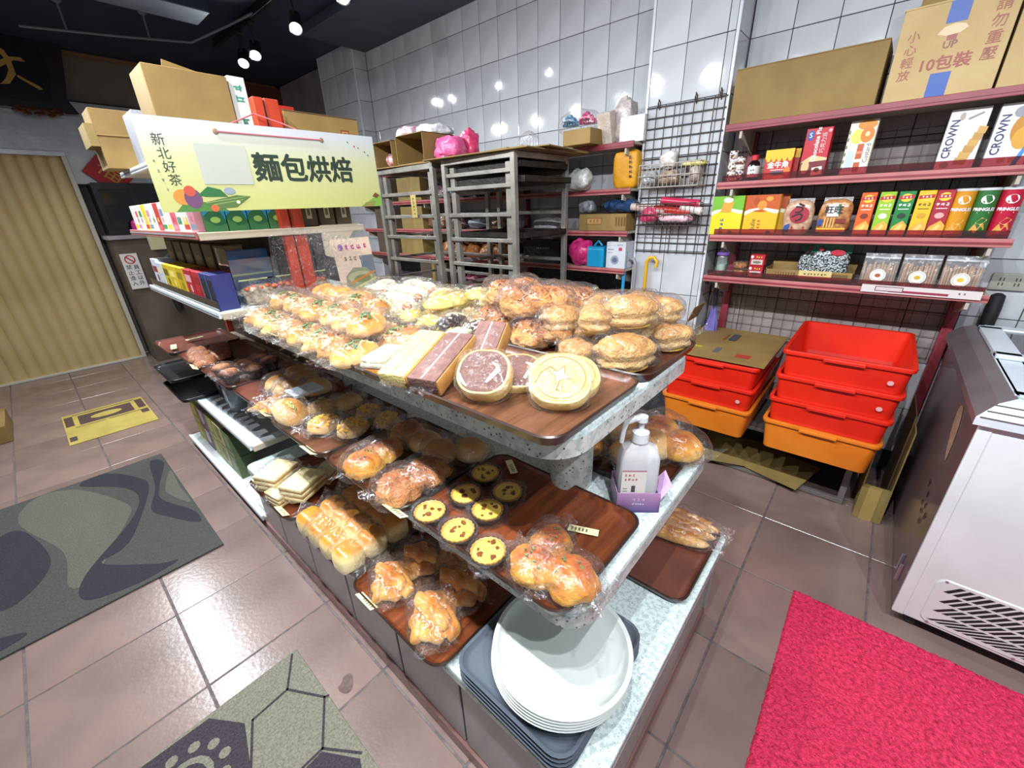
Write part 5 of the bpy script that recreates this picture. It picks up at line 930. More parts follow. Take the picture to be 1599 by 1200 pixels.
# ================================================================ crates on the low table
CRED = mat('red_crate_plastic', '#c8200f', '#d62a15', 4, .32); CORG = mat('orange_crate_plastic', '#d07018', '#de8024', 4, .35, rnd=.1)
t = thing('low_table', 'low grey metal frame table under the plastic crates', 'table', (2.68, .27, 0)); GM = mat('grey_frame_metal', '#6e6a68', '#7d7976', 8, .45, .4)
MB().box(-.24, .22, -.42, .52, .285, .305).build('table_top', GM, t, 0, .003)
for x in (-.235, .2):
    for y in (-.405, .5): MB().box(x-.014, x+.014, y-.014, y+.014, 0, .286).build('leg', GM, t, 0, .002)
MB().box(-.25, -.225, -.42, .52, .005, .03).build('foot_rail', GM, t, 0, .002)
MB().box(-.225, .21, -.42, .52, .03, .035).build('lower_shelf', flat('#3a2e2c'), t)
_cm = {}
def crate(x0, y0, z, m, label, dy=.475, dx=.66, h=.165, spot=False):
    k = (m.name, dy, dx, h)
    if k not in _cm:
        def rg(ax, ay, zz, r=.03): return [(x, y, zz) for x, y in rrect(-ax, ax, -ay, ay, r, 4)]
        a, b = dx/2, dy/2
        body = MB().loft([rg(a-.035, b-.03, .006), rg(a-.03, b-.025, 0), rg(a-.012, b-.01, h-.01), rg(a-.012, b-.01, h)], None, False, False)
        body.loft([rg(a-.018, b-.016, h), rg(a-.036, b-.031, .01)], None, False, True)
        rim = MB().loft([rg(a-.018, b-.016, h-.002), rg(a-.018, b-.016, h+.002), rg(a-.002, b-.002, h+.003), rg(a, b, h-.002), rg(a-.002, b-.002, h-.016), rg(a-.012, b-.01, h-.012)], None, False, False)
        hand = MB().box(-a-.006, -a+.004, -.075, .075, h-.022, h-.006)
        _cm[k] = (body.mesh('crate_body', m, 1), rim.mesh('crate_rim', m, 1), hand.mesh('handle_lip', m, 0, .003))
    t = thing('plastic_crate', label, 'crate', (x0+dx/2, y0+dy/2, z), 0, 'stacked bakery crates')
    for nm, me in zip(('crate_body', 'crate_rim', 'handle_lip'), _cm[k]): obj(nm, me, t)
    if spot: MB().disc(0, 0, 0, .011, .011).xf(Matrix.Translation((-dx/2+.006, -dy/2+.07, h-.07)) @ Matrix.Rotation(FX, 4, 'Z') @ Matrix.Rotation(.1, 4, 'X')).build('round_sticker', flat('#d9a0a0'), t)
    return t
zc = .3065
for k, (m, lb) in enumerate(((CORG, 'orange crate at the bottom of the right stack'), (CRED, 'red crate second from the bottom of the right stack'), (CRED, 'red crate third from the bottom of the right stack'), (CRED, 'empty red crate open on top of the right stack'))):
    crate(2.225-.004*k, -.205-.006*k, zc+.1245*k, m, lb, spot=k > 1)
for k, (m, lb) in enumerate(((CORG, 'orange crate at the bottom of the left stack'), (CRED, 'red crate in the middle of the left stack'), (CRED, 'red crate on top of the left stack under cardboard'))):
    crate(2.225-.004*k, .325, zc+.1245*k, m, lb, spot=k == 1)
t = thing('flattened_box', 'flattened cardboard box covering the left crate stack', 'cardboard', (2.56, .56, zc+.1245*2+.1705))
MB().box(-.32, .33, -.25, .27, 0, .004).build('sheet', CB, t); MB().box(-.33, -.02, -.25, .265, .0045, .008).build('front_flap', CB, t)
mb = MB()
for (x0, x1, y0, y1, c) in ((.06, .2, -.02, .02, '#3d4350'), (-.22, -.12, .0, .03, '#5d6068'), (-.24, -.18, -.16, -.09, '#a83a2e'), (-.17, -.14, .1, .17, '#b9ae2c'), (.06, .2, .04, .05, '#8c5040'), (-.02, .0, .2, .24, '#6a5a3a')): mb.add([(x0, y0, .0086), (x1, y0, .0086), (x1, y1, .0086), (x0, y1, .0086)], [(0, 1, 2, 3)], flat(c))
mb.build('printed_marks', None, t); MB().box(-.05, .15, .27, .274, .0, .1).xf(Matrix.Translation((.05, .0, 0)) @ Matrix.Rotation(.35, 4, 'X')).build('raised_flap', CB, t)
CBD = mat('dull_cardboard', '#7d6a3a', '#8f7a46', 5, .75)
for k, (x, y, r) in enumerate(((2.62, .42, .1), (2.56, .2, -.25), (2.52, .55, .3))): tag(MB().box(-.16, .16, -.19, .19, 0, .005).build('cardboard_sheet', CBD, None, loc=(x, y, .036+.0055*k), rz=r), 'folded cardboard sheet under the crate table, %s of three layers' % ('lowest', 'middle', 'topmost')[k], 'cardboard')
t = thing('folded_carton', 'folded brown carton leaning between crates and freezer', 'cardboard', (2.47, -.25, 0), 0)
MB().box(-.1, .3, -.055, -.05, .002, .52).build('tall_panel', CBD, t); MB().box(-.1, .26, .05, .055, .002, .38).build('short_panel', CBD, t); MB().box(-.105, -.1, -.055, .055, .002, .2).build('front_panel', CBD, t); MB().box(.0, .3, -.049, -.044, .05, .56).build('inner_flap', mat('dark_cardboard', '#5a452c', '#6a5336', 5, .75), t)
MB().box(-.107, -.1055, -.02, .03, .0, .2).build('tape_strip', mat('brown_tape', '#a38c52', None, 6, .25), t)
# ---------------------------------------------------------------- chest freezer
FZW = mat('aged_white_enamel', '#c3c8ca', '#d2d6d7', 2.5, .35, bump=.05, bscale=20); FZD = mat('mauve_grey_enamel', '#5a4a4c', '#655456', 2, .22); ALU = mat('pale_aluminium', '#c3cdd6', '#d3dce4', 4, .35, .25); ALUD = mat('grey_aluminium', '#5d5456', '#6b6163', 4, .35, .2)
t = thing('chest_freezer', 'white chest freezer with sliding glass lids and vent grille', 'freezer', (1.735, -.345, 0)); LX = 1.06; LY = .95
def fb(nm, m, x0, x1, y0, y1, z0, z1, bv=.004): return MB().box(x0, x1, y0, y1, z0, z1).build(nm, m, t, 0, bv)
fb('cabinet', FZD, .012, LX, -LY, 0, .06, .86); fb('front_panel', FZW, 0, .014, -LY, -.001, .06, .86); fb('corner_strip', FZW, -.003, .012, -.03, .002, .06, .86, .003)
rm = fb('top_frame', mat('freezer_inner_grey', '#5f676b', '#6f777b', 3, .5), .09, LX-.02, -LY+.09, -.05, .855, .9)
def bar(nm, m, pts, parent=t): return MB().loft(pts).build(nm, m, parent, 0)
for nm, m, prof, mk in (('rim_front', ALU, [(-.02, .86), (-.02, .885), (.02, .925), (.06, .936), (.06, .86)], lambda a, z: [(a, -a, z), (a, -LY, z)]),):
    R0 = [mk(a, z)[0] for a, z in prof]; R1 = [mk(a, z)[1] for a, z in prof]; o = bar(nm, m, [R0, R1])
prof = [(.02, .86), (.02, .885), (-.02, .925), (-.06, .936), (-.06, .86)]
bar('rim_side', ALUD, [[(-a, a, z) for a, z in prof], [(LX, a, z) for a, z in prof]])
fb('rim_back', ALU, LX-.09, LX+.01, -LY, -.085, .86, .94); fb('rim_far_side', ALU, .09, LX-.08, -LY, -LY+.1, .86, .94)
for k in range(3): fb('rim_groove', ALUD, -.0215+.017*k, -.019+.017*k, -LY, .012-.012*k, .885+.0165*k, .889+.0165*k, 0)
GLS = film('freezer_glass', '#cfdde0', .05, 1.4, 4, .01, .03)
for k, (x0, x1, z) in enumerate(((.1, .58, .925), (.5, LX-.09, .942))):
    l = MB().box(x0, x1, -LY+.1, -.06, z, z+.004).build('glass_lid', GLS, t)
    for nm, bx in (('lid_frame', (x0-.012, x0+.035, -LY+.1, -.056)), ('lid_frame', (x1-.035, x1+.012, -LY+.1, -.056)), ('lid_frame', (x0, x1, -.125, -.056)), ('lid_frame', (x0, x1, -LY+.1, -LY+.16))): MB().box(bx[0], bx[1], bx[2], bx[3], z-.004, z+.012).build(nm, ALU, l, 0, .003)
fb('lid_seal', flat('#9fb4bd'), .06, LX-.05, -.066, -.06, .9, .937, 0)
# grille
gr = MB().loft([[(-.004, y, z) for y, z in rrect(-.47, -.07, .075, .275, .03, 5)], [(.001, y, z) for y, z in rrect(-.475, -.065, .07, .28, .03, 5)]]).build('vent_grille', FZW, t)
mb = MB()
for k in range(30):
    for r in range(4):
        z0 = .09+.046*r; z1 = z0+.038; f0, f1 = (z0-.09)/.18, (z1-.09)/.18
        yk = lambda f: .14-.0225*k-.2*f**.75
        q = [(yk(f0), z0), (yk(f0)-.014, z0), (yk(f1)-.014, z1), (yk(f1), z1)]
        if min(p[0] for p in q) < -.462 or max(p[0] for p in q) > -.078: continue
        mb.add([(-.0046, p, z) for p, z in q], [(0, 1, 2, 3)])
mb.build('vent_slots', flat('#141416', .8), gr)
for y, z in ((-.09, .272), (-.27, .274), (-.45, .272), (-.09, .078), (-.3, .076)): MB().lathe([(.005, 0), (.004, .002)], 8).xf(Matrix.Translation((-.004, y, z)) @ Matrix.Rotation(-PI/2, 4, 'Y')).build('screw', STEEL, gr)
for x, y in ((.05, -.06), (LX-.06, -.06), (.05, -LY+.06), (LX-.06, -LY+.06)): MB().lathe([(.022, -.014), (.025, -.01), (.025, .01), (.022, .014)], 18).xf(Matrix.Translation((x, y, .026)) @ Matrix.Rotation(PI/2, 4, 'X')).build('caster', flat('#17181c'), t, 1); MB().box(x-.018, x+.018, y-.018, y+.018, .045, .062).build('caster_plate', flat('#2b2c30'), t)
mb = MB(); mb.prism(smooth_poly([(.2, .62), (.3, .7), (.33, .78), (.27, .8), (.21, .72)], 3), 0, .0006); mb.v = [(x, .0015+z, y) for x, y, z in mb.v]; mb.build('sticker_remnant', mat('worn_brown_paper', '#7d6350', '#94785f', 30, .8), t)
mb = MB(); decals(mb, [('s', 0, .03, .2, .045, '#2b2224'), ('s', .02, -.03, .12, .04, '#2b2224')], 0); mb.xf(Matrix.Translation((.22, .002, .42)) @ Matrix.Rotation(PI, 4, 'Z') @ Matrix.Rotation(.5, 4, 'Y')).build('hand_writing', None, t)
fb('pull_ring', STEEL, .1, .105, 0, .012, .12, .2, .002); fb('pull_ring', STEEL, .14, .145, 0, .012, .14, .22, .002)
t = thing('wooden_crate', 'low red brown crate on the floor under the freezer', 'crate', (1.95, -.86, 0)); MB().box(-.13, .2, -.2, .12, .001, .05).build('crate_side', mat('red_brown_wood', '#6d2a20', '#7d3428', 20, .6), t, 0, .003); MB().box(-.12, .19, -.19, .11, .05, .056).build('crate_lid', mat('dull_wood', '#6f6252', '#7d6f5d', 20, .7), t)

# ================================================================ baking racks
ALR = mat('dull_aluminium', '#8e8a84', '#a5a19a', 10, .4, .55, bump=.1, bscale=50)
def rack(x0, x1, y0, y1, h, rails, label, vbars):
    t = thing('baking_rack', label, 'rack', ((x0+x1)/2, (y0+y1)/2, 0), 0, 'aluminium baking racks'); a, b = (x1-x0)/2, (y1-y0)/2
    for sx in (-1, 1):
        for sy in (-1, 1): MB().box(sx*a-.016, sx*a+.016, sy*b-.016, sy*b+.016, .08, h).build('post', ALR, t, 0, .002)
    for sx in (-1, 1): MB().box(sx*a-.014, sx*a+.014, -b, b, h-.035, h-.002).build('top_bar', ALR, t, 0, .002)
    for sy in (-1, 1): MB().box(-a, a, sy*b-.014, sy*b+.014, h-.035, h-.002).build('top_bar', ALR, t, 0, .002)
    for z in rails:
        for sx in (-1, 1): MB().box(sx*a-.012+(.004 if sx < 0 else 0), sx*a+.012, -b+.015, b-.015, z-.011, z+.011).build('rail', ALR, t, 0, .002)
        MB().box(-a+.015, a-.015, b-.008, b+.008, z-.01, z+.01).build('back_rail', ALR, t, 0, .002)
    for y in vbars: MB().box(-a+.01, -a+.045, y-.02, y+.02, .1, h-.05).build('slide_channel', ALR, t, 0, .002)
    for sx in (-1, 1):
        for sy in (-1, 1): MB().lathe([(.03, -.015), (.034, -.01), (.034, .01), (.03, .015)], 16).xf(Matrix.Translation((sx*a, sy*b, .035)) @ Matrix.Rotation(PI/2, 4, 'X')).build('caster', flat('#1b1b1d'), t, 1)
    return t
RL = (1.70, 1.622, 1.464, 1.315, 1.157, 1.0, .84, .68)
rack(1.985, 2.5, 1.69, 2.28, 1.795, RL, 'aluminium baking rack nearest the pillar with two black sheet pans', (-.24, .24))
rack(1.985, 2.5, 2.40, 3.04, 1.79, (1.614, 1.462, 1.319, 1.152, 1.0, .84), 'aluminium baking rack farther from the pillar with bread inside', (-.27, .27))
BPAN = mat('burnt_black_pan', '#141210', '#2e2620', 25, .45, .3, bump=.3)
def pan(x0, x1, y0, y1, z, label, h=.035):
    t = thing('sheet_pan', label, 'baking pan', ((x0+x1)/2, (y0+y1)/2, z), 0, 'black sheet pans'); a, b = (x1-x0)/2, (y1-y0)/2
    MB().box(-a, a, -b, b, 0, .003).build('pan_floor', BPAN, t)
    for nm, bx in (('pan_wall', (-a, -a+.003, -b, b, 0, h)), ('pan_wall', (a-.003, a, -b, b, 0, h)), ('pan_wall', (-a, a, -b, -b+.003, 0, h)), ('pan_wall', (-a, a, b-.003, b, 0, h))): MB().box(*bx).build(nm, BPAN, t)
pan(2.015, 2.48, 1.66, 2.25, 1.711, 'black burnt sheet pan, upper one in the near rack'); pan(2.015, 2.48, 1.63, 2.22, 1.633, 'black burnt sheet pan pulled out a little, lower one'); pan(2.015, 2.48, 1.66, 2.2, 1.326, 'black sheet pan low in the near rack')
# cardboard and bags lying on the racks
for k, (x, y, a, b, z, r) in enumerate(((2.26, 2.0, .33, .42, 1.796, .05), (2.3, 1.95, .3, .36, 1.803, -.08), (2.26, 2.72, .3, .36, 1.792, .04), (2.34, 1.86, .28, .3, 1.81, .12), (2.3, 2.05, .22, .3, 1.817, -.15))): tag(MB().box(-a, a, -b, b, 0, .006).build('cardboard_sheet', CBD if k % 2 else CB, None, loc=(x, y, z), rz=r), ['cardboard sheet lying directly on the near rack', 'second cardboard sheet on the near rack', 'cardboard sheet covering the far rack', 'skewed cardboard sheet near the top of the pile', 'topmost cardboard sheet of the pile on the near rack'][k], 'cardboard')
def openbox(x, y, z, w_, d, h, label, rz=0):
    t = thing('open_box', label, 'carton', (x, y, z), rz, 'open cartons on the far rack')
    for nm, bx in (('bottom', (-w_/2, w_/2, -d/2, d/2, 0, .004)), ('top', (-w_/2, w_/2, -d/2, d/2, h-.004, h)), ('left_wall', (-w_/2, -w_/2+.004, -d/2, d/2, 0, h)), ('right_wall', (w_/2-.004, w_/2, -d/2, d/2, 0, h)), ('back_wall', (-w_/2, w_/2, d/2-.004, d/2, 0, h))): MB().box(*bx).build(nm, CB, t)
openbox(2.12, 2.96, 1.80, .24, .26, .17, 'open carton on its side at the left end of the far rack', FX); openbox(2.12, 2.62, 1.80, .3, .28, .18, 'larger open carton on its side next to the pink bag', FX)
wrap('red_bag_bundle', 'clear bag of red packets on the open cartons', 'bag', 2.2, 2.87, 1.975, (.1, .12, .06), '#8c2a44', '#c9bcc4', 11); wrap('clear_bag_bundle', 'pale clear bag bundle lying on the larger open carton', 'bag', 2.25, 2.66, 1.985, (.1, .13, .045), '#a5a8ac', '#c9cccf', 12); wrap('purple_bag', 'dark purple wrapped bag at the left end above the far rack', 'bag', 2.2, 3.1, 1.8, (.08, .08, .09), '#5a3048', '#8c7080', 13)
wrap('white_wraps', 'white and red wraps inside the left open carton', 'packet', 2.07, 2.92, 1.806, (.06, .06, .045), '#b04a50', '#dcd8da', 14)
t = wrap('pink_bag', 'knotted pink plastic bag between carton and cardboard pile', 'bag', 2.12, 2.34, 1.80, (.1, .1, .085), '#c94a84', '#dc6a9c', 15); wrap('dotted_pink_bag', 'deeper pink dotted bag tucked behind the knotted one', 'bag', 2.24, 2.3, 1.82, (.06, .07, .1), '#c02a5c', '#d94a78', 16)
# goods on the storage shelf
c = carton('small_carton', 'low brown carton at the end of the cardboard pile', 'carton', (2.62, 1.62, 1.85), FX, .2, .22, .085, CB); t = thing('bow_bag', 'clear bag with blue and pink ribbon bows', 'bag', (2.7, 1.72, 1.937)); blob(.09, .16, .09, .8, 28, 14, .15, 12, 4, .5).build('clear_bag', FILM, t)
for y, c1 in ((.07, '#2f7fa8'), (-.06, '#d04a84')):
    mb = MB()
    for k in range(7): a = k*PI/7; mb.tube([(.055*math.cos(a)*math.cos(q)*.8, .06*math.sin(q)*math.cos(a)+y, .06+.055*math.sin(a)*math.cos(q)) for q in [j*PI/8-PI/2 for j in range(9)]], .008, 5)
    mb.v = [(x_, y_, max(z_, .004)) for x_, y_, z_ in mb.v]; mb.build('ribbon_bow', flat(c1, .3), t, 1)
wrap('clear_cone_bag', 'small clear pointed bag on the cardboard pile', 'bag', 2.5, 2.0, 1.85, (.05, .07, .07), '#9aa0a8', '#c4c8ce', 21, m=FILM)
c = carton('paper_pack', 'pale wrapped pack tilted against the clear bag', 'pack', (2.7, 1.5, 1.862), FX, .09, .07, .17, mat('pale_wrap', '#b5a598', '#c9bcb0', 20, .3, bump=.4), rot=(0, 0, FX)); c.rotation_euler = (.3, 0, FX)
wrap('tall_clear_bag', 'tall crumpled clear bag beside the white foam pack', 'bag', 2.76, 1.42, 1.85, (.06, .07, .15), '#a89c98', '#c9c0bc', 22); carton('foam_pack', 'white foam box pack on the top board by the pillar', 'pack', (2.76, 1.34, 1.85), FX, .16, .14, .14, mat('white_wrap', '#cfd0d2', '#dcdde0', 20, .3, bump=.5, bscale=40))
t = thing('yellow_sack', 'bright yellow paper sack with black lettering beside the pillar', 'sack', (2.72, 1.36, 1.592), FX); blob(.085, .055, .11, .42, 32, 20, .05, 14, 3, 1).build('sack', mat('yellow_sack_paper', '#c98c12', '#d99c1c', 8, .5, bump=.4), t, 2); mb = MB(); decals(mb, [('s', .045, .12, .13, .026, '#3a2c12', -PI/2+.1)], -.0655); mb.build('lettering', None, t)
wrap('white_bag', 'white knotted bag hanging beside the yellow sack', 'bag', 2.6, 1.64, 1.592, (.06, .08, .075), '#a9aca8', '#d0d3d0', 23)
carton('brown_carton', 'brown carton with red stamp on the storage shelf', 'carton', (2.74, 1.47, 1.339), FX, .35, .25, .105, CB, [('r', -.115, .0, .04, .08, '#8c3a2a'), ('r', -.111, -.004, .044, .076, '#a58650'), ('s', -.058, .06, .08, .026, '#8c3a2a')]+[('r', .1+.02*k, .112+.02*k, .03, .085, '#6d4a28') for k in range(4)])
wrap('dark_blue_bag', 'dark blue rain jacket bundle on the brown carton', 'bundle', 2.72, 1.38, 1.446, (.09, .12, .05), '#16233a', '#2a4a74', 24); wrap('grey_clear_bag', 'grey clear bag left of the dark blue bundle', 'bag', 2.68, 1.62, 1.446, (.05, .06, .05), '#4a4c50', '#8c9096', 25)
wrap('magenta_bag', 'magenta plastic bag on the lower storage board', 'bag', 2.68, 1.66, 1.099, (.06, .09, .105), '#a81c5c', '#c93a78', 26)
c = carton('blue_box', 'turquoise plastic box next to the magenta bag', 'box', (2.7, 1.52, 1.099), FX, .13, .12, .135, flat('#1d8cb8', .3), [('r', -.06, .06, .115, .12, '#4aaed0')]); MB().tube([(-.03, -.02, .14), (0, -.02, .17), (.03, -.02, .14)], .008, 8).build('handle', flat('#1d7ca5'), c, 1)
carton('appliance_box', 'white appliance box with printed kettle picture', 'box', (2.7, 1.36, 1.099), FX, .14, .14, .17, flat('#c4c8d0'), [('d', -.005, .055, .03, .03, '#8a93a8'), ('d', -.005, .055, .018, .016, '#5a6480'), ('r', .02, .045, .115, .135, '#b03a44'), ('r', -.06, -.015, .12, .125, '#6a7080'), ('r', -.06, -.02, .1, .104, '#8a90a0'), ('s', .03, .152, .04, .012, '#4a5060')], marks=lambda it: {'r': 'printed_bar', 's': 'printed_name', 'd': 'printed_picture'}[it[0]])
t = thing('blue_pole', 'thin blue plastic pole leaning at the end of the storage shelf', 'pole', (2.64, 1.3, .75)); MB().tube([(0, 0, 0), (.02, .0, .46)], .011, 10).build('pole', flat('#2a92c4', .3), t, 1)
wrap('white_paper_pack', 'white paper pack on the middle storage board', 'pack', 2.72, 1.98, 1.339, (.07, .14, .05), '#a8a8ac', '#c4c4c8', 27); carton('black_box', 'black appliance box in shade behind the near rack', 'box', (2.74, 2.0, 1.099), FX, .34, .2, .16, flat('#1a1a1c'), [('s', .02, .11, .13, .018, '#a0a0a4')])
for k in range(5): wrap('bread_loaf', 'brown loaf in purple printed bag on the far board, %s from the near rack' % ORD[k], 'bread', 2.7, 2.42+.17*k, 1.099, (.09, .075, .075), '#7a4a28', '#9c6436', 30+k, grp='loaves behind the far rack')
for k, (y, z, c1, c2, s_, lb) in enumerate(((2.5, 1.339, '#6b4a30', '#8c6644', (.08, .11, .05), 'brown paper bundle'), (2.75, 1.339, '#8a94a4', '#b0b8c4', (.07, .09, .045), 'blue white bag'), (2.98, 1.339, '#5a3c48', '#8c6470', (.08, .1, .06), 'purple pack'), (2.45, 1.592, '#b04a22', '#d06a34', (.07, .08, .045), 'orange bag'), (2.68, 1.592, '#54505a', '#807a86', (.08, .11, .07), 'grey violet bag'), (2.95, 1.592, '#7c8ca0', '#a8b4c4', (.08, .1, .06), 'pale blue bag'), (3.25, 1.339, '#6a4a3a', '#8c6650', (.08, .14, .07), 'brown bag'), (3.25, 1.592, '#705860', '#9a8088', (.08, .14, .07), 'rosy bag'), (2.5, .8145, '#3a4a5a', '#6a8094', (.09, .14, .07), 'blue grey bag'), (2.85, .8145, '#6a2a44', '#8c4a60', (.09, .14, .07), 'wine red bag'), (1.75, .8145, '#6a5a2a', '#94843c', (.09, .2, .08), 'olive bag'))):
    wrap('storage_bag', lb+' on a dim board behind the racks', 'bag', 2.74, y, z, s_, c1, c2, 40+k, grp='bags behind the racks')
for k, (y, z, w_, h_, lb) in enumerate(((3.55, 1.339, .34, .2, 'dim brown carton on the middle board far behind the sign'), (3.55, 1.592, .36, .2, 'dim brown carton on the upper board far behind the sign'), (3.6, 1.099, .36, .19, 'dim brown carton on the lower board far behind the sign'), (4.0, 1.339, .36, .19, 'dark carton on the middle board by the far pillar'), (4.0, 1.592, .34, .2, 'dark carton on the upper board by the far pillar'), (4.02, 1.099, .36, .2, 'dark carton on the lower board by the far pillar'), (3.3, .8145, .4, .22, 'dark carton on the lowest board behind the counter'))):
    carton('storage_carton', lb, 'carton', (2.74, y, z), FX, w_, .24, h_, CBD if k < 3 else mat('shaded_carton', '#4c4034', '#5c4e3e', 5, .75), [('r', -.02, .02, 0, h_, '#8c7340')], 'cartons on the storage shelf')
t = thing('shelf_note', 'narrow yellow paper strip hanging on the far rack', 'paper', (1.965, 2.62, 1.455), FX); MB().box(-.03, .03, -.001, .001, 0, .15).build('strip', flat('#b3a060'), t); mb = MB(); decals(mb, [('s', 0, .075, .12, .024, '#4a4028', PI/2)], -.001); mb.build('handwriting', None, t)
# ================================================================ metal gondola with tea, boxes and sign
GON = mat('white_gondola_metal', '#c9d2d6', '#d6dee2', 4, .4); GCR = mat('cream_gondola_metal', '#b9ad98', '#c6baa5', 4, .45); RUP = mat('red_upright_paint', '#a8341c', '#b84026', 6, .4)
g = thing('gondola_shelf', 'metal gondola shelf unit standing behind the terrazzo counter', 'shelf', (.865, 2.78, 0)); GX, GY = .865, 2.78
def gb(nm, m, x0, x1, y0, y1, z0, z1, par=None, bv=.003): return MB().box(x0-GX, x1-GX, y0-GY, y1-GY, z0, z1).build(nm, m, par or g, 0, bv)
gb('back_panel', mat('brown_pegboard', '#5a4c40', '#6a5a4c', 6, .6), .858, .872, 2.14, 3.45, .1, 1.85)
for y in (2.115, 3.47): gb('upright', RUP, .828, .868, y-.02, y+.02, 0, 1.95); gb('upright', RUP, .872, .93, y-.02, y+.02, 0, 1.95)
for k in range(2): gb('slot_strip', flat('#5a1a10'), .868, .872, 2.09, 2.096, 1.1, 1.94)
gb('plinth', mat('maroon_plinth', '#6d3a38', '#7d4744', 5, .5), .415, 1.315, 2.1, 3.48, 0, .07)
for (z, x0, x1, nm, col) in ((.075, .405, 1.325, 'bottom_deck', GON), (.475, .45, 1.28, 'lower_shelf', GON), (.735, .52, 1.2, 'tray_shelf', GCR), (1.12, .495, 1.235, 'upper_shelf', GON), (1.445, .50, 1.23, 'top_shelf', GCR), (1.75, .55, 1.18, 'crown_shelf', GCR)):
    b = gb(nm, col, x0, x1, 2.1, 3.45, z-.022, z); gb('edge_strip', GON if z != 1.445 else mat('dusty_pink_shelf_strip', '#a5605f'), x0-.012, x0, 2.1, 3.45, z-.026, z+.004, b); gb('edge_groove', flat('#8c979c'), x0-.0135, x0-.012, 2.1, 3.45, z-.014, z-.008, b, 0)
    gb('end_skirt', GCR, x0, x1, 2.085, 2.1, z-.03, z, b)
gb('ribbed_glass', film('shelf_liner', '#27332f', .5, 1, 20, .2), .50, .82, 2.15, 3.4, .4765, .479, None, 0)
for z in (1.05, 1.37): MB().prism([(1.2-GX, 0), (1.0-GX, 0), (1.0-GX, -.14), (1.06-GX, -.16), (1.16-GX, -.04)], -.004, .004).xf(Matrix.Translation((0, 2.09-GY, z+.08)) @ Matrix(((1, 0, 0, 0), (0, 0, 1, 0), (0, 1, 0, 0), (0, 0, 0, 1)))).build('shelf_bracket', GCR, g)
lipm = film('clear_front_lip', '#e6d8dc', .04, 1, 5, .02, .05)
gb('clear_lip', lipm, .497, .5, 2.12, 3.43, 1.12, 1.165, None, 0)
# trays and cakes on the tray shelf
tray(.44, .82, 2.18, 2.62, .7365, 'rosy brown tray with bagged muffins on the gondola', WOODP); tray(.43, .81, 2.64, 3.05, .7365, 'brown tray with nut bars on the gondola', WOODP); tray(.40, .80, 3.08, 3.52, .7365, 'nearly empty rosy tray at the far end of the gondola', WOODP)
tray(.36, .78, 3.12, 3.6, .56, 'black tray sticking out below the rosy tray', BLK, BLK); 
tray(.36, .75, 2.95, 3.45, .4765, 'black tray on the lower gondola shelf', BLK, BLK)
for k, (x, y) in enumerate(((.50, 2.30), (.50, 2.42), (.60, 2.28), (.60, 2.40), (.70, 2.34), (.69, 2.46))): bagged('muffin', x, y, .743, 30*k, 'dark muffin in shiny wrapper, %s from the near end of its tray' % ORD[k], 'wrapped muffins', 1.25, k % 2)
for k, (x, y, z) in enumerate(((.50, 2.72, 0), (.50, 2.84, 0), (.52, 2.95, 0), (.60, 2.80, .0), (.62, 2.92, 0))): bagged('bar', x, y, .743+z, 70, 'orange brown nut bar pack, %s from the muffins' % ORD[k], 'nut bar packs', 1.1, k % 2)
ptag(.46, 3.24, .76, 80, 'cream price tag at the front of the nearly empty tray', .12, .03); ptag(.60, 3.36, .76, 10, 'cream price tag lying in the nearly empty tray', .1, .03); ptag(.43, 2.66, .765, 85, 'cream price tag between muffins and nut bars', .1, .026, 25)
# goods below
for k, (y, c1, c2) in enumerate(((3.3, '#a8a03a', '#c9c25a'), (3.12, '#7a5c78', '#d8cfd8'), (2.94, '#8a9048', '#b8bc70'), (2.78, '#b5a878', '#6d7a3a'), (2.62, '#4c5e3a', '#7a9058'))):
    for z in (0, .145): carton('tea_box', '%s tea box in the %s row on the bottom deck' % (['yellow', 'purple and white', 'olive', 'beige and green', 'green'][k], 'lower' if z == 0 else 'upper'), 'tea box', (.50, y, .0755+z), FX, .15, .1, .143, flat(c1), [('d', 0, .08, .045, .045, c2), ('r', -.075, .075, .0, .018, '#7a2a38' if k == 1 else c2), ('r', -.05, .05, .115, .13, c2)], 'tea boxes on the bottom deck')
for k, (y, c1) in enumerate(((2.9, '#3a2228'), (2.78, '#5a2a2a'))): carton('dark_tin', '%s tin box on the lower gondola shelf' % ('dark plum', 'dull red')[k], 'tin', (.60, y, .4765), FX, .1, .1, .2, flat(c1), [('r', -.03, .03, .05, .15, '#8c7a70')])
t = thing('water_jug', 'tall clear jug with blue lid on the lower gondola shelf', 'jug', (.57, 2.6, .4795)); MB().lathe([(.05, 0), (.055, .01), (.058, .14), (.06, .15)], 24).build('jug_body', film('jug_plastic', '#c9d6da', .2, 1, 8, .1), t, 1); MB().lathe([(.062, .15), (.062, .2), (.05, .21)], 24).build('blue_lid', flat('#2a74a8', .3), t, 1)
carton('white_label_pack', 'white pack with blue label beside the jug', 'pack', (.58, 2.73, .4765), FX, .1, .08, .17, flat('#c4ccd4'), [('r', -.04, .04, .09, .14, '#4a6a9c'), ('d', 0, .05, .02, .02, '#5a6a80')])
tag(MB().box(-.05, .05, -.04, .04, 0, .02).build('white_wrapper', flat('#cfd6da'), None, 0, .004, loc=(.47, 2.17, .0755)), 'white folded wrapper lying at the near end of the bottom deck', 'wrapper')
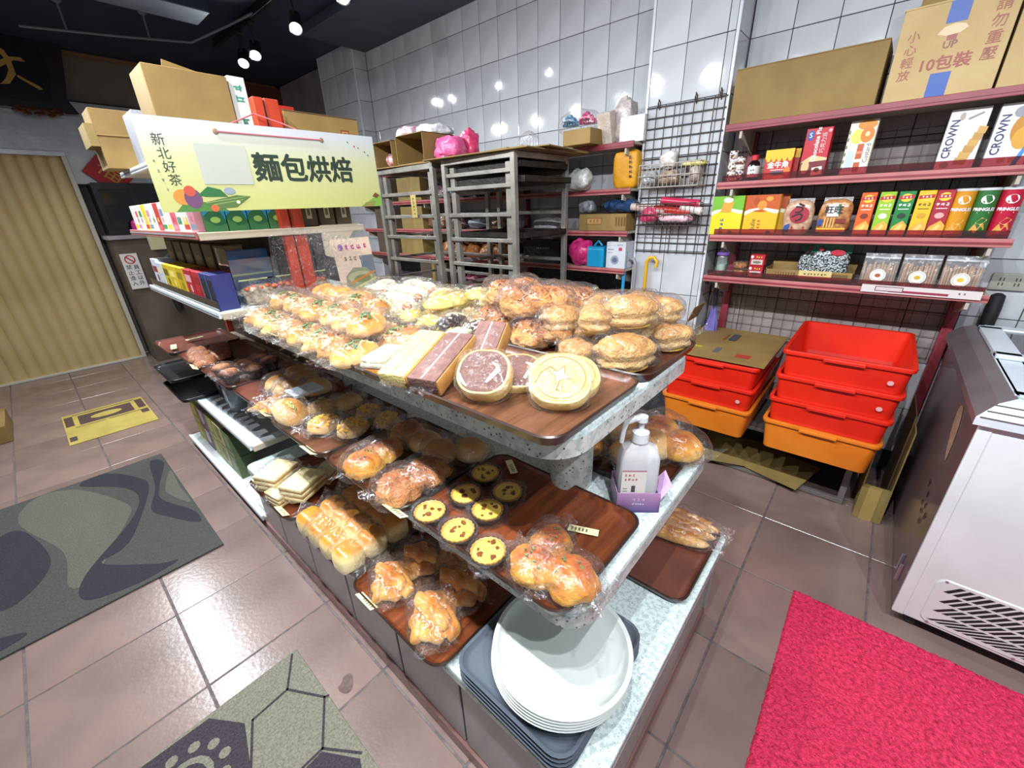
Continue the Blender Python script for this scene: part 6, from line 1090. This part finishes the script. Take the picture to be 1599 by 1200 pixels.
# boxes on the upper shelf (facing the aisle)
UB = [(3.28, '#c9ccd6', '#8c2f3a', 'white box with blue and red print'), (3.16, '#b8c4dc', '#d9d3a0', 'pale blue box'), (3.02, '#c4a818', '#6a5a10', 'yellow box, far one'), (2.88, '#c9ae1c', '#e6d870', 'yellow box, second'), (2.73, '#bfa016', '#8c7a14', 'yellow box, third'), (2.57, '#a81c28', '#d9a0a4', 'red box, far one'), (2.42, '#b01f2a', '#8c141e', 'red box, near one')]
for k, (y, c1, c2, lb) in enumerate(UB): carton('biscuit_box', lb+' on the upper gondola shelf', 'snack box', (.56, y, 1.1205), FX, .125, .09, .15 if k else .165, flat(c1), [('r', -.05, .05, .09, .125, c2), ('r', -.062, .062, 0, .02, c2), ('d', .02, .06, .02, .02, c2)], 'boxes on the upper gondola shelf')
for k, y in enumerate((2.27, 2.18)): carton('blue_box', 'dark blue and black gift box, %s' % ('far one' if k == 0 else 'near one with bright blue edge'), 'box', (.545, y, 1.1205), FX, .085, .08, .155, flat('#2a2f6a'), [('r', -.035, .03, .03, .13, '#15161c'), ('r', -.042, -.036, 0, .155, '#2a7ac4')])
t = thing('acrylic_bin', 'clear acrylic bin holding blue packs at the near end', 'bin', (.71, 2.3, 1.1205)); FILM3 = film('acrylic_clear', '#eef3f6', .05, 1.3, 6, .05, .05)
for nm, bx in (('front_pane', (-.1, .1, -.082, -.08, 0, .2)), ('left_pane', (-.102, -.1, -.08, .06, 0, .25)), ('right_pane', (.1, .102, -.08, .06, 0, .2))): MB().box(*bx).build(nm, FILM3, t)
carton('blue_tea_pack', 'big blue tea pack standing in the acrylic bin', 'pack', (.71, 2.3, 1.123), 0, .18, .06, .235, mat('blue_pack', '#1f4a7a', '#2c6298', 8, .3), [('r', -.09, .09, .12, .128, '#b8c478')])
for k, (x, lb) in enumerate(((.66, 'bag of dried fruit with orange pieces beside the acrylic bin'), (.78, 'bag of dark red dried fruit near the red upright'), (.9, 'clear zip bag of dried snacks with green strip'))):
    t = thing('dried_fruit_bag', lb, 'snack bag', (x+.03, 2.155, 1.1205), 0, 'dried fruit bags'); blob(.075, .035, .05, .7, 26, 14, .25, 24, k, .8).build('fruit', mat('dried_fruit_%d' % k, ('#6d5a48', '#5c1f22', '#6b3a2a')[k], ('#c9b8a0', '#8c3a34', '#b0704a')[k], 45, .4, bump=.8, bscale=40), t, 2)
    for q in range(5): blob(.013, .012, .012, 1, 12, 8, .1, 40, q).build('orange_piece', flat('#c8561c'), t, 2, loc=(-.06+.028*q, -.02, .07+.006*(q % 2)))
    bagmesh(.085, .045, .12, k+3).build('clear_bag', FILM, t)
    MB().box(-.08, .08, -.004, -.001, .112, .117).build('zip_strip', flat('#b8c478'), t)
# small boxes on the top shelf
rnd = random.Random(5); SMALL = ['#d9d3cc', '#c9606a', '#3a8a5a', '#d9c23a', '#c98a9a', '#e0dcd6', '#b83a3a', '#7a8aa0']
yy = 3.4; k = 0
for k in range(13):
    yy = 3.38-.098*k; c1 = SMALL[k % 8]
    carton('small_box', '%s small medicine box, %s from the far end of the top gondola shelf' % (['cream', 'rose', 'green', 'yellow', 'pink', 'ivory', 'red', 'steel blue'][k % 8], ORD[k]), 'small box', (.55, yy, 1.4455), FX, .085, .06, .13 if k < 8 else .085, flat('#d6d2cc' if k % 3 else c1), [('r', -.03, .03, .07, .1, c1) if k < 8 else ('r', -.03, .03, .03, .06, c1), ('r', -.04, .04, .01, .03, SMALL[(k+3) % 8]), ('d', 0, .052, .012, .012, SMALL[(k+5) % 8])], 'small boxes on the top gondola shelf')
for k in range(4):
    carton('green_tea_pack', 'green and blue tea pack facing the camera, %s from the left' % ORD[k], 'tea box', (.585+.082*k, 2.16, 1.4455), 0, .078, .05, .085, flat('#2a6a4a', .3), [('p', [(-.039, 0), (.039, 0), (.039, .03), (0, .02), (-.039, .05)], '#3f8050'), ('p', [(-.039, .085), (-.039, .06), (-.01, .085)], '#2a86c4'), ('p', [(.039, .085), (.039, .04), (.02, .085)], '#2a86c4'), ('d', 0, .045, .018, .012, '#9ac46a')], 'green tea packs')
for k in range(3):
    t = thing('dark_tin_can', 'dark canister with pale label right of the red upright, %s' % ORD[k], 'canister', (.985+.09*k, 2.19, 1.4455), 0, 'dark canisters'); MB().box(-.04, .04, -.04, .04, 0, .14).build('canister', mat('dark_olive_tin', '#4a3f30', '#5e5240', 8, .4), t, 0, .006); mb = MB(); decals(mb, [('r', -.012, .014, .035, .1, '#c9c2b4'), ('r', -.006, .008, .05, .08, '#6a6050')], -.04); mb.build('paper_label', None, t)
for k in range(6): carton('brown_tea_box', 'brown tall tea box on the aisle side below the medicine boxes, %s' % ORD[k], 'tea box', (.66, 3.3-.19*k, 1.1205), FX, .15, .08, .26, mat('dark_tea_box', '#4a3a26', '#5e4c30', 8, .5), [('r', -.05, .05, .12, .2, '#7a6a34')], 'brown tea boxes')
# poster card
t = thing('poster_card', 'pink and cream poster card propped at the gondola end', 'poster', (1.14, 2.055, 1.12), 0, rot=(-.12, 0, 0)); MB().box(-.105, .105, -.002, .002, 0, .265).build('card', flat('#d6bca8'), t)
its = [('d', -.065, .222, .014, .016, '#7a4a8c'), ('s', .02, .222, .14, .034, '#b03a78'), ('s', -.01, .165, .11, .026, '#6d5a30'), ('r', .03, .105, .0, .175, '#6a727c'), ('p', [(-.08, .0), (.1, .0), (.1, .07), (.05, .115), (-.02, .12), (-.07, .08)], '#8c8c70'), ('d', .01, .07, .07, .03, '#a8a884'), ('d', .02, .06, .05, .02, '#7a8058'), ('p', [(-.05, .04), (.1, .085), (.1, .095), (-.05, .05)], '#c8763a'), ('p', [(-.03, .01), (.1, .05), (.1, .06), (-.03, .02)], '#c9c46a')]
decal_parts(t, its, -.002, lambda it: {'s': 'printed_words', 'd': 'printed_spot', 'r': 'photo_panel', 'p': 'printed_shape'}[it[0]])
tag(MB().add([(0, 0, 0), (.42, -.05, .06), (.44, -.03, .2), (.02, .0, .24), (.1, .0, .28), (.3, -.02, .1)], [(0, 1, 2, 3), (3, 2, 5, 4)]).build('plastic_sheet', FILM, None, loc=(.72, 2.05, 1.18)), 'clear plastic sheet draped between the acrylic bin and the poster', 'plastic sheet')
# cartons on the crown of the gondola
c = carton('tilted_carton', 'open brown carton panel standing above the sign', 'carton', (.655, 2.32, 1.7515), 0, .28, .2, .28, CB); MB().box(-.14, -.02, -.004, .0, .0, .03).xf(Matrix.Translation((.1, .05, .28)) @ Matrix.Rotation(.2, 4, 'Y')).build('top_flap', CB, c)
c = carton('white_carton', 'narrow white carton side with green print beside the brown carton', 'carton', (.835, 2.36, 1.7515), 0, .065, .25, .29, flat('#c4c9c4'), [('s', 0, .23, .08, .04, '#3a8a7a', PI/2), ('s', 0, .1, .1, .04, '#2c6a5c', PI/2)], marks=lambda it: 'green_print')
for k in range(2): carton('red_gift_box', 'red gift box above the sign, %s' % ('left one' if k == 0 else 'right one'), 'gift box', (.915+.075*k, 2.27, 1.7515), 0, .073, .2, .195, flat('#a82a18', .35), [('r', -.02, .025, .12, .125, '#c9a04a'), ('r', -.02, .02, .06, .064, '#c9a04a')], 'red gift boxes')
c = carton('flat_carton', 'wide low carton with red square stamp right of the red boxes', 'carton', (1.15, 2.31, 1.7515), 0, .36, .3, .175, CB, [('s', .055, .1, .03, .03, '#8c3a2a'), ('r', .08, .125, .08, .125, '#8c3a2a'), ('r', .086, .119, .086, .119, '#a58650'), ('s', .1025, .1025, .028, .028, '#8c3a2a'), ('s', .15, .1, .03, .03, '#8c3a2a')], marks=lambda it: 'red_stamp'); MB().box(-.18, .18, -.01, .28, .0, .004).xf(Matrix.Translation((0, -.14, .177)) @ Matrix.Rotation(.06, 4, 'X')).build('open_flap', mat('dark_cardboard', '#5a452c', '#6a5336', 5, .75), c)
c = carton('brown_open_carton', 'brown open carton at the far left end of the gondola top', 'carton', (.54, 3.25, 1.7515), 0, .17, .2, .27, CB); MB().box(-.085, .085, -.106, -.1, .15, .156).build('tape_line', flat('#8c7340'), c); MB().box(-.12, -.085, -.1, .1, .1, .2).build('side_flap', CBD, c)
carton('detergent_box', 'white and blue printed box beside the far open carton', 'box', (.61, 2.95, 1.7515), 0, .09, .2, .23, flat('#8f929c'), [('r', -.045, .045, .0, .1, '#2a7ac0'), ('p', [(.0, 0), (.045, 0), (.045, .05)], '#3a8a3a'), ('r', .01, .045, .1, .22, '#3a2430')])
# hanging sign
def signmat():
    m, nt, b = nodes('sign_gradient_print'); tc = N(nt, 'ShaderNodeTexCoord'); sx = N(nt, 'ShaderNodeSeparateXYZ'); nt.links.new(tc.outputs['Generated'], sx.inputs[0]); rp = N(nt, 'ShaderNodeValToRGB'); e = rp.color_ramp.elements
    e[0].position = .1; e[0].color = srgb('#b9bb76'); e[1].position = .95; e[1].color = srgb('#bfc3c8'); q = e.new(.6); q.color = srgb('#bfc294'); nt.links.new(sx.outputs['Z'], rp.inputs[0]); nt.links.new(rp.outputs[0], b.inputs['Base Color']); b.inputs['Roughness'].default_value = .4; return m
t = thing('hanging_sign', 'pale yellow hanging sign reading 麵包烘焙 above the bread', 'sign', (.838, 1.98, 1.525), 0, rot=(0, math.radians(-.5), 0))
MB().box(-.448, .448, -.003, .003, 0, .302).build('panel', signmat(), t)
mb = MB(); INK = '#2c3a30'; its = [('t', ch, -.059+.1075*k, .148, .108, INK, 0, .03) for k, ch in enumerate('麵包烘焙')]+[('t', ch, -.395+.004*k, .229-.042*k, .04, INK) for k, ch in enumerate('新北好茶')]+[('s', -.426+.004*k, .165-.03*k, .012, .012, '#7a8070') for k in range(4)]
its += [('r', -.296, -.126, .093, .227, '#b2b6ac'),
  ('p', [(-.41, 0), (-.24, 0), (-.27, .025), (-.33, .035), (-.38, .03)], '#4a7a3a'), ('d', -.375, .05, .03, .026, '#c9863a'), ('d', -.345, .045, .028, .034, '#6a4668'), ('d', -.35, .07, .018, .018, '#b8503a'), ('p', [(-.33, .055), (-.29, .085), (-.25, .075), (-.23, .05), (-.3, .05)], '#2f6a3c'), ('p', [(-.32, .03), (-.2, .055), (-.15, .05), (-.21, .012), (-.28, .008)], '#55703c'), ('p', [(-.31, .028), (-.17, .048), (-.17, .05), (-.31, .031)], '#8aa05c'), ('p', [(-.29, .02), (-.18, .038), (-.18, .04), (-.29, .023)], '#8aa05c'), ('d', -.22, .07, .02, .012, '#8a9aa8'), ('d', -.285, .01, .014, .012, '#c0603c'), ('d', -.2, .03, .007, .006, '#d9d9c0'),
  ('p', [(.33, 0), (.448, 0), (.448, .055), (.42, .045), (.37, .02)], '#7aa84a'), ('p', [(.34, 0), (.4, 0), (.42, .025), (.36, .018)], '#8a8a4c'), ('p', [(.4, .045), (.42, .062), (.44, .05), (.425, .035)], '#6d4a34')]+[('p', [(x, z), (x+.006, z+.004), (x+.009, z-.004)], '#4a5a3a') for x, z in ((.31, .27), (.36, .25), (.39, .235), (.405, .222))]+[('d', .345, .255, .004, .004, '#c04a4a')]
art = [i for i in its if i[0] not in 'trs']; mb = MB(); decals(mb, [i for i in art if (i[1] if i[0] == 'd' else i[1][0][0]) < 0], -.0035); mb.build('hill_drawing', None, t)
mb = MB(); decals(mb, [i for i in art if i[0] == 'p' and i[1][0][0] > 0 and i[1][0][1] < .1], -.0035); mb.build('tree_drawing', None, t); decal_parts(t, [i for i in art if (i[2] if i[0] == 'd' else i[1][0][1]) > .2], -.0035, lambda it: 'flying_leaf')
decal_parts(t, [i for i in its if i[0] in 'trs'], -.003, lambda it: {'r': 'blank_patch', 's': 'small_print'}.get(it[0]) or ('title_character' if it[4] > .1 else 'side_character'))
PNK = flat('#c96a74')
for x in (-.212, .192): MB().lathe([(.009, 0), (.009, .003), (.005, .004)], 14).xf(Matrix.Translation((x, -.003, .27)) @ Matrix.Rotation(PI/2, 4, 'X')).build('eyelet', flat('#8a7a5a'), t, 1)
MB().tube([(-.212, -.006, .27), (.192, -.006, .27)], .0025, 6).build('front_cord', PNK, t); MB().tube([(-.212, .006, .27), (-.12, .05, .315), (-.02, .10, .36), (.08, .06, .325), (.192, .006, .27)], .0025, 6).build('back_cord', PNK, t)
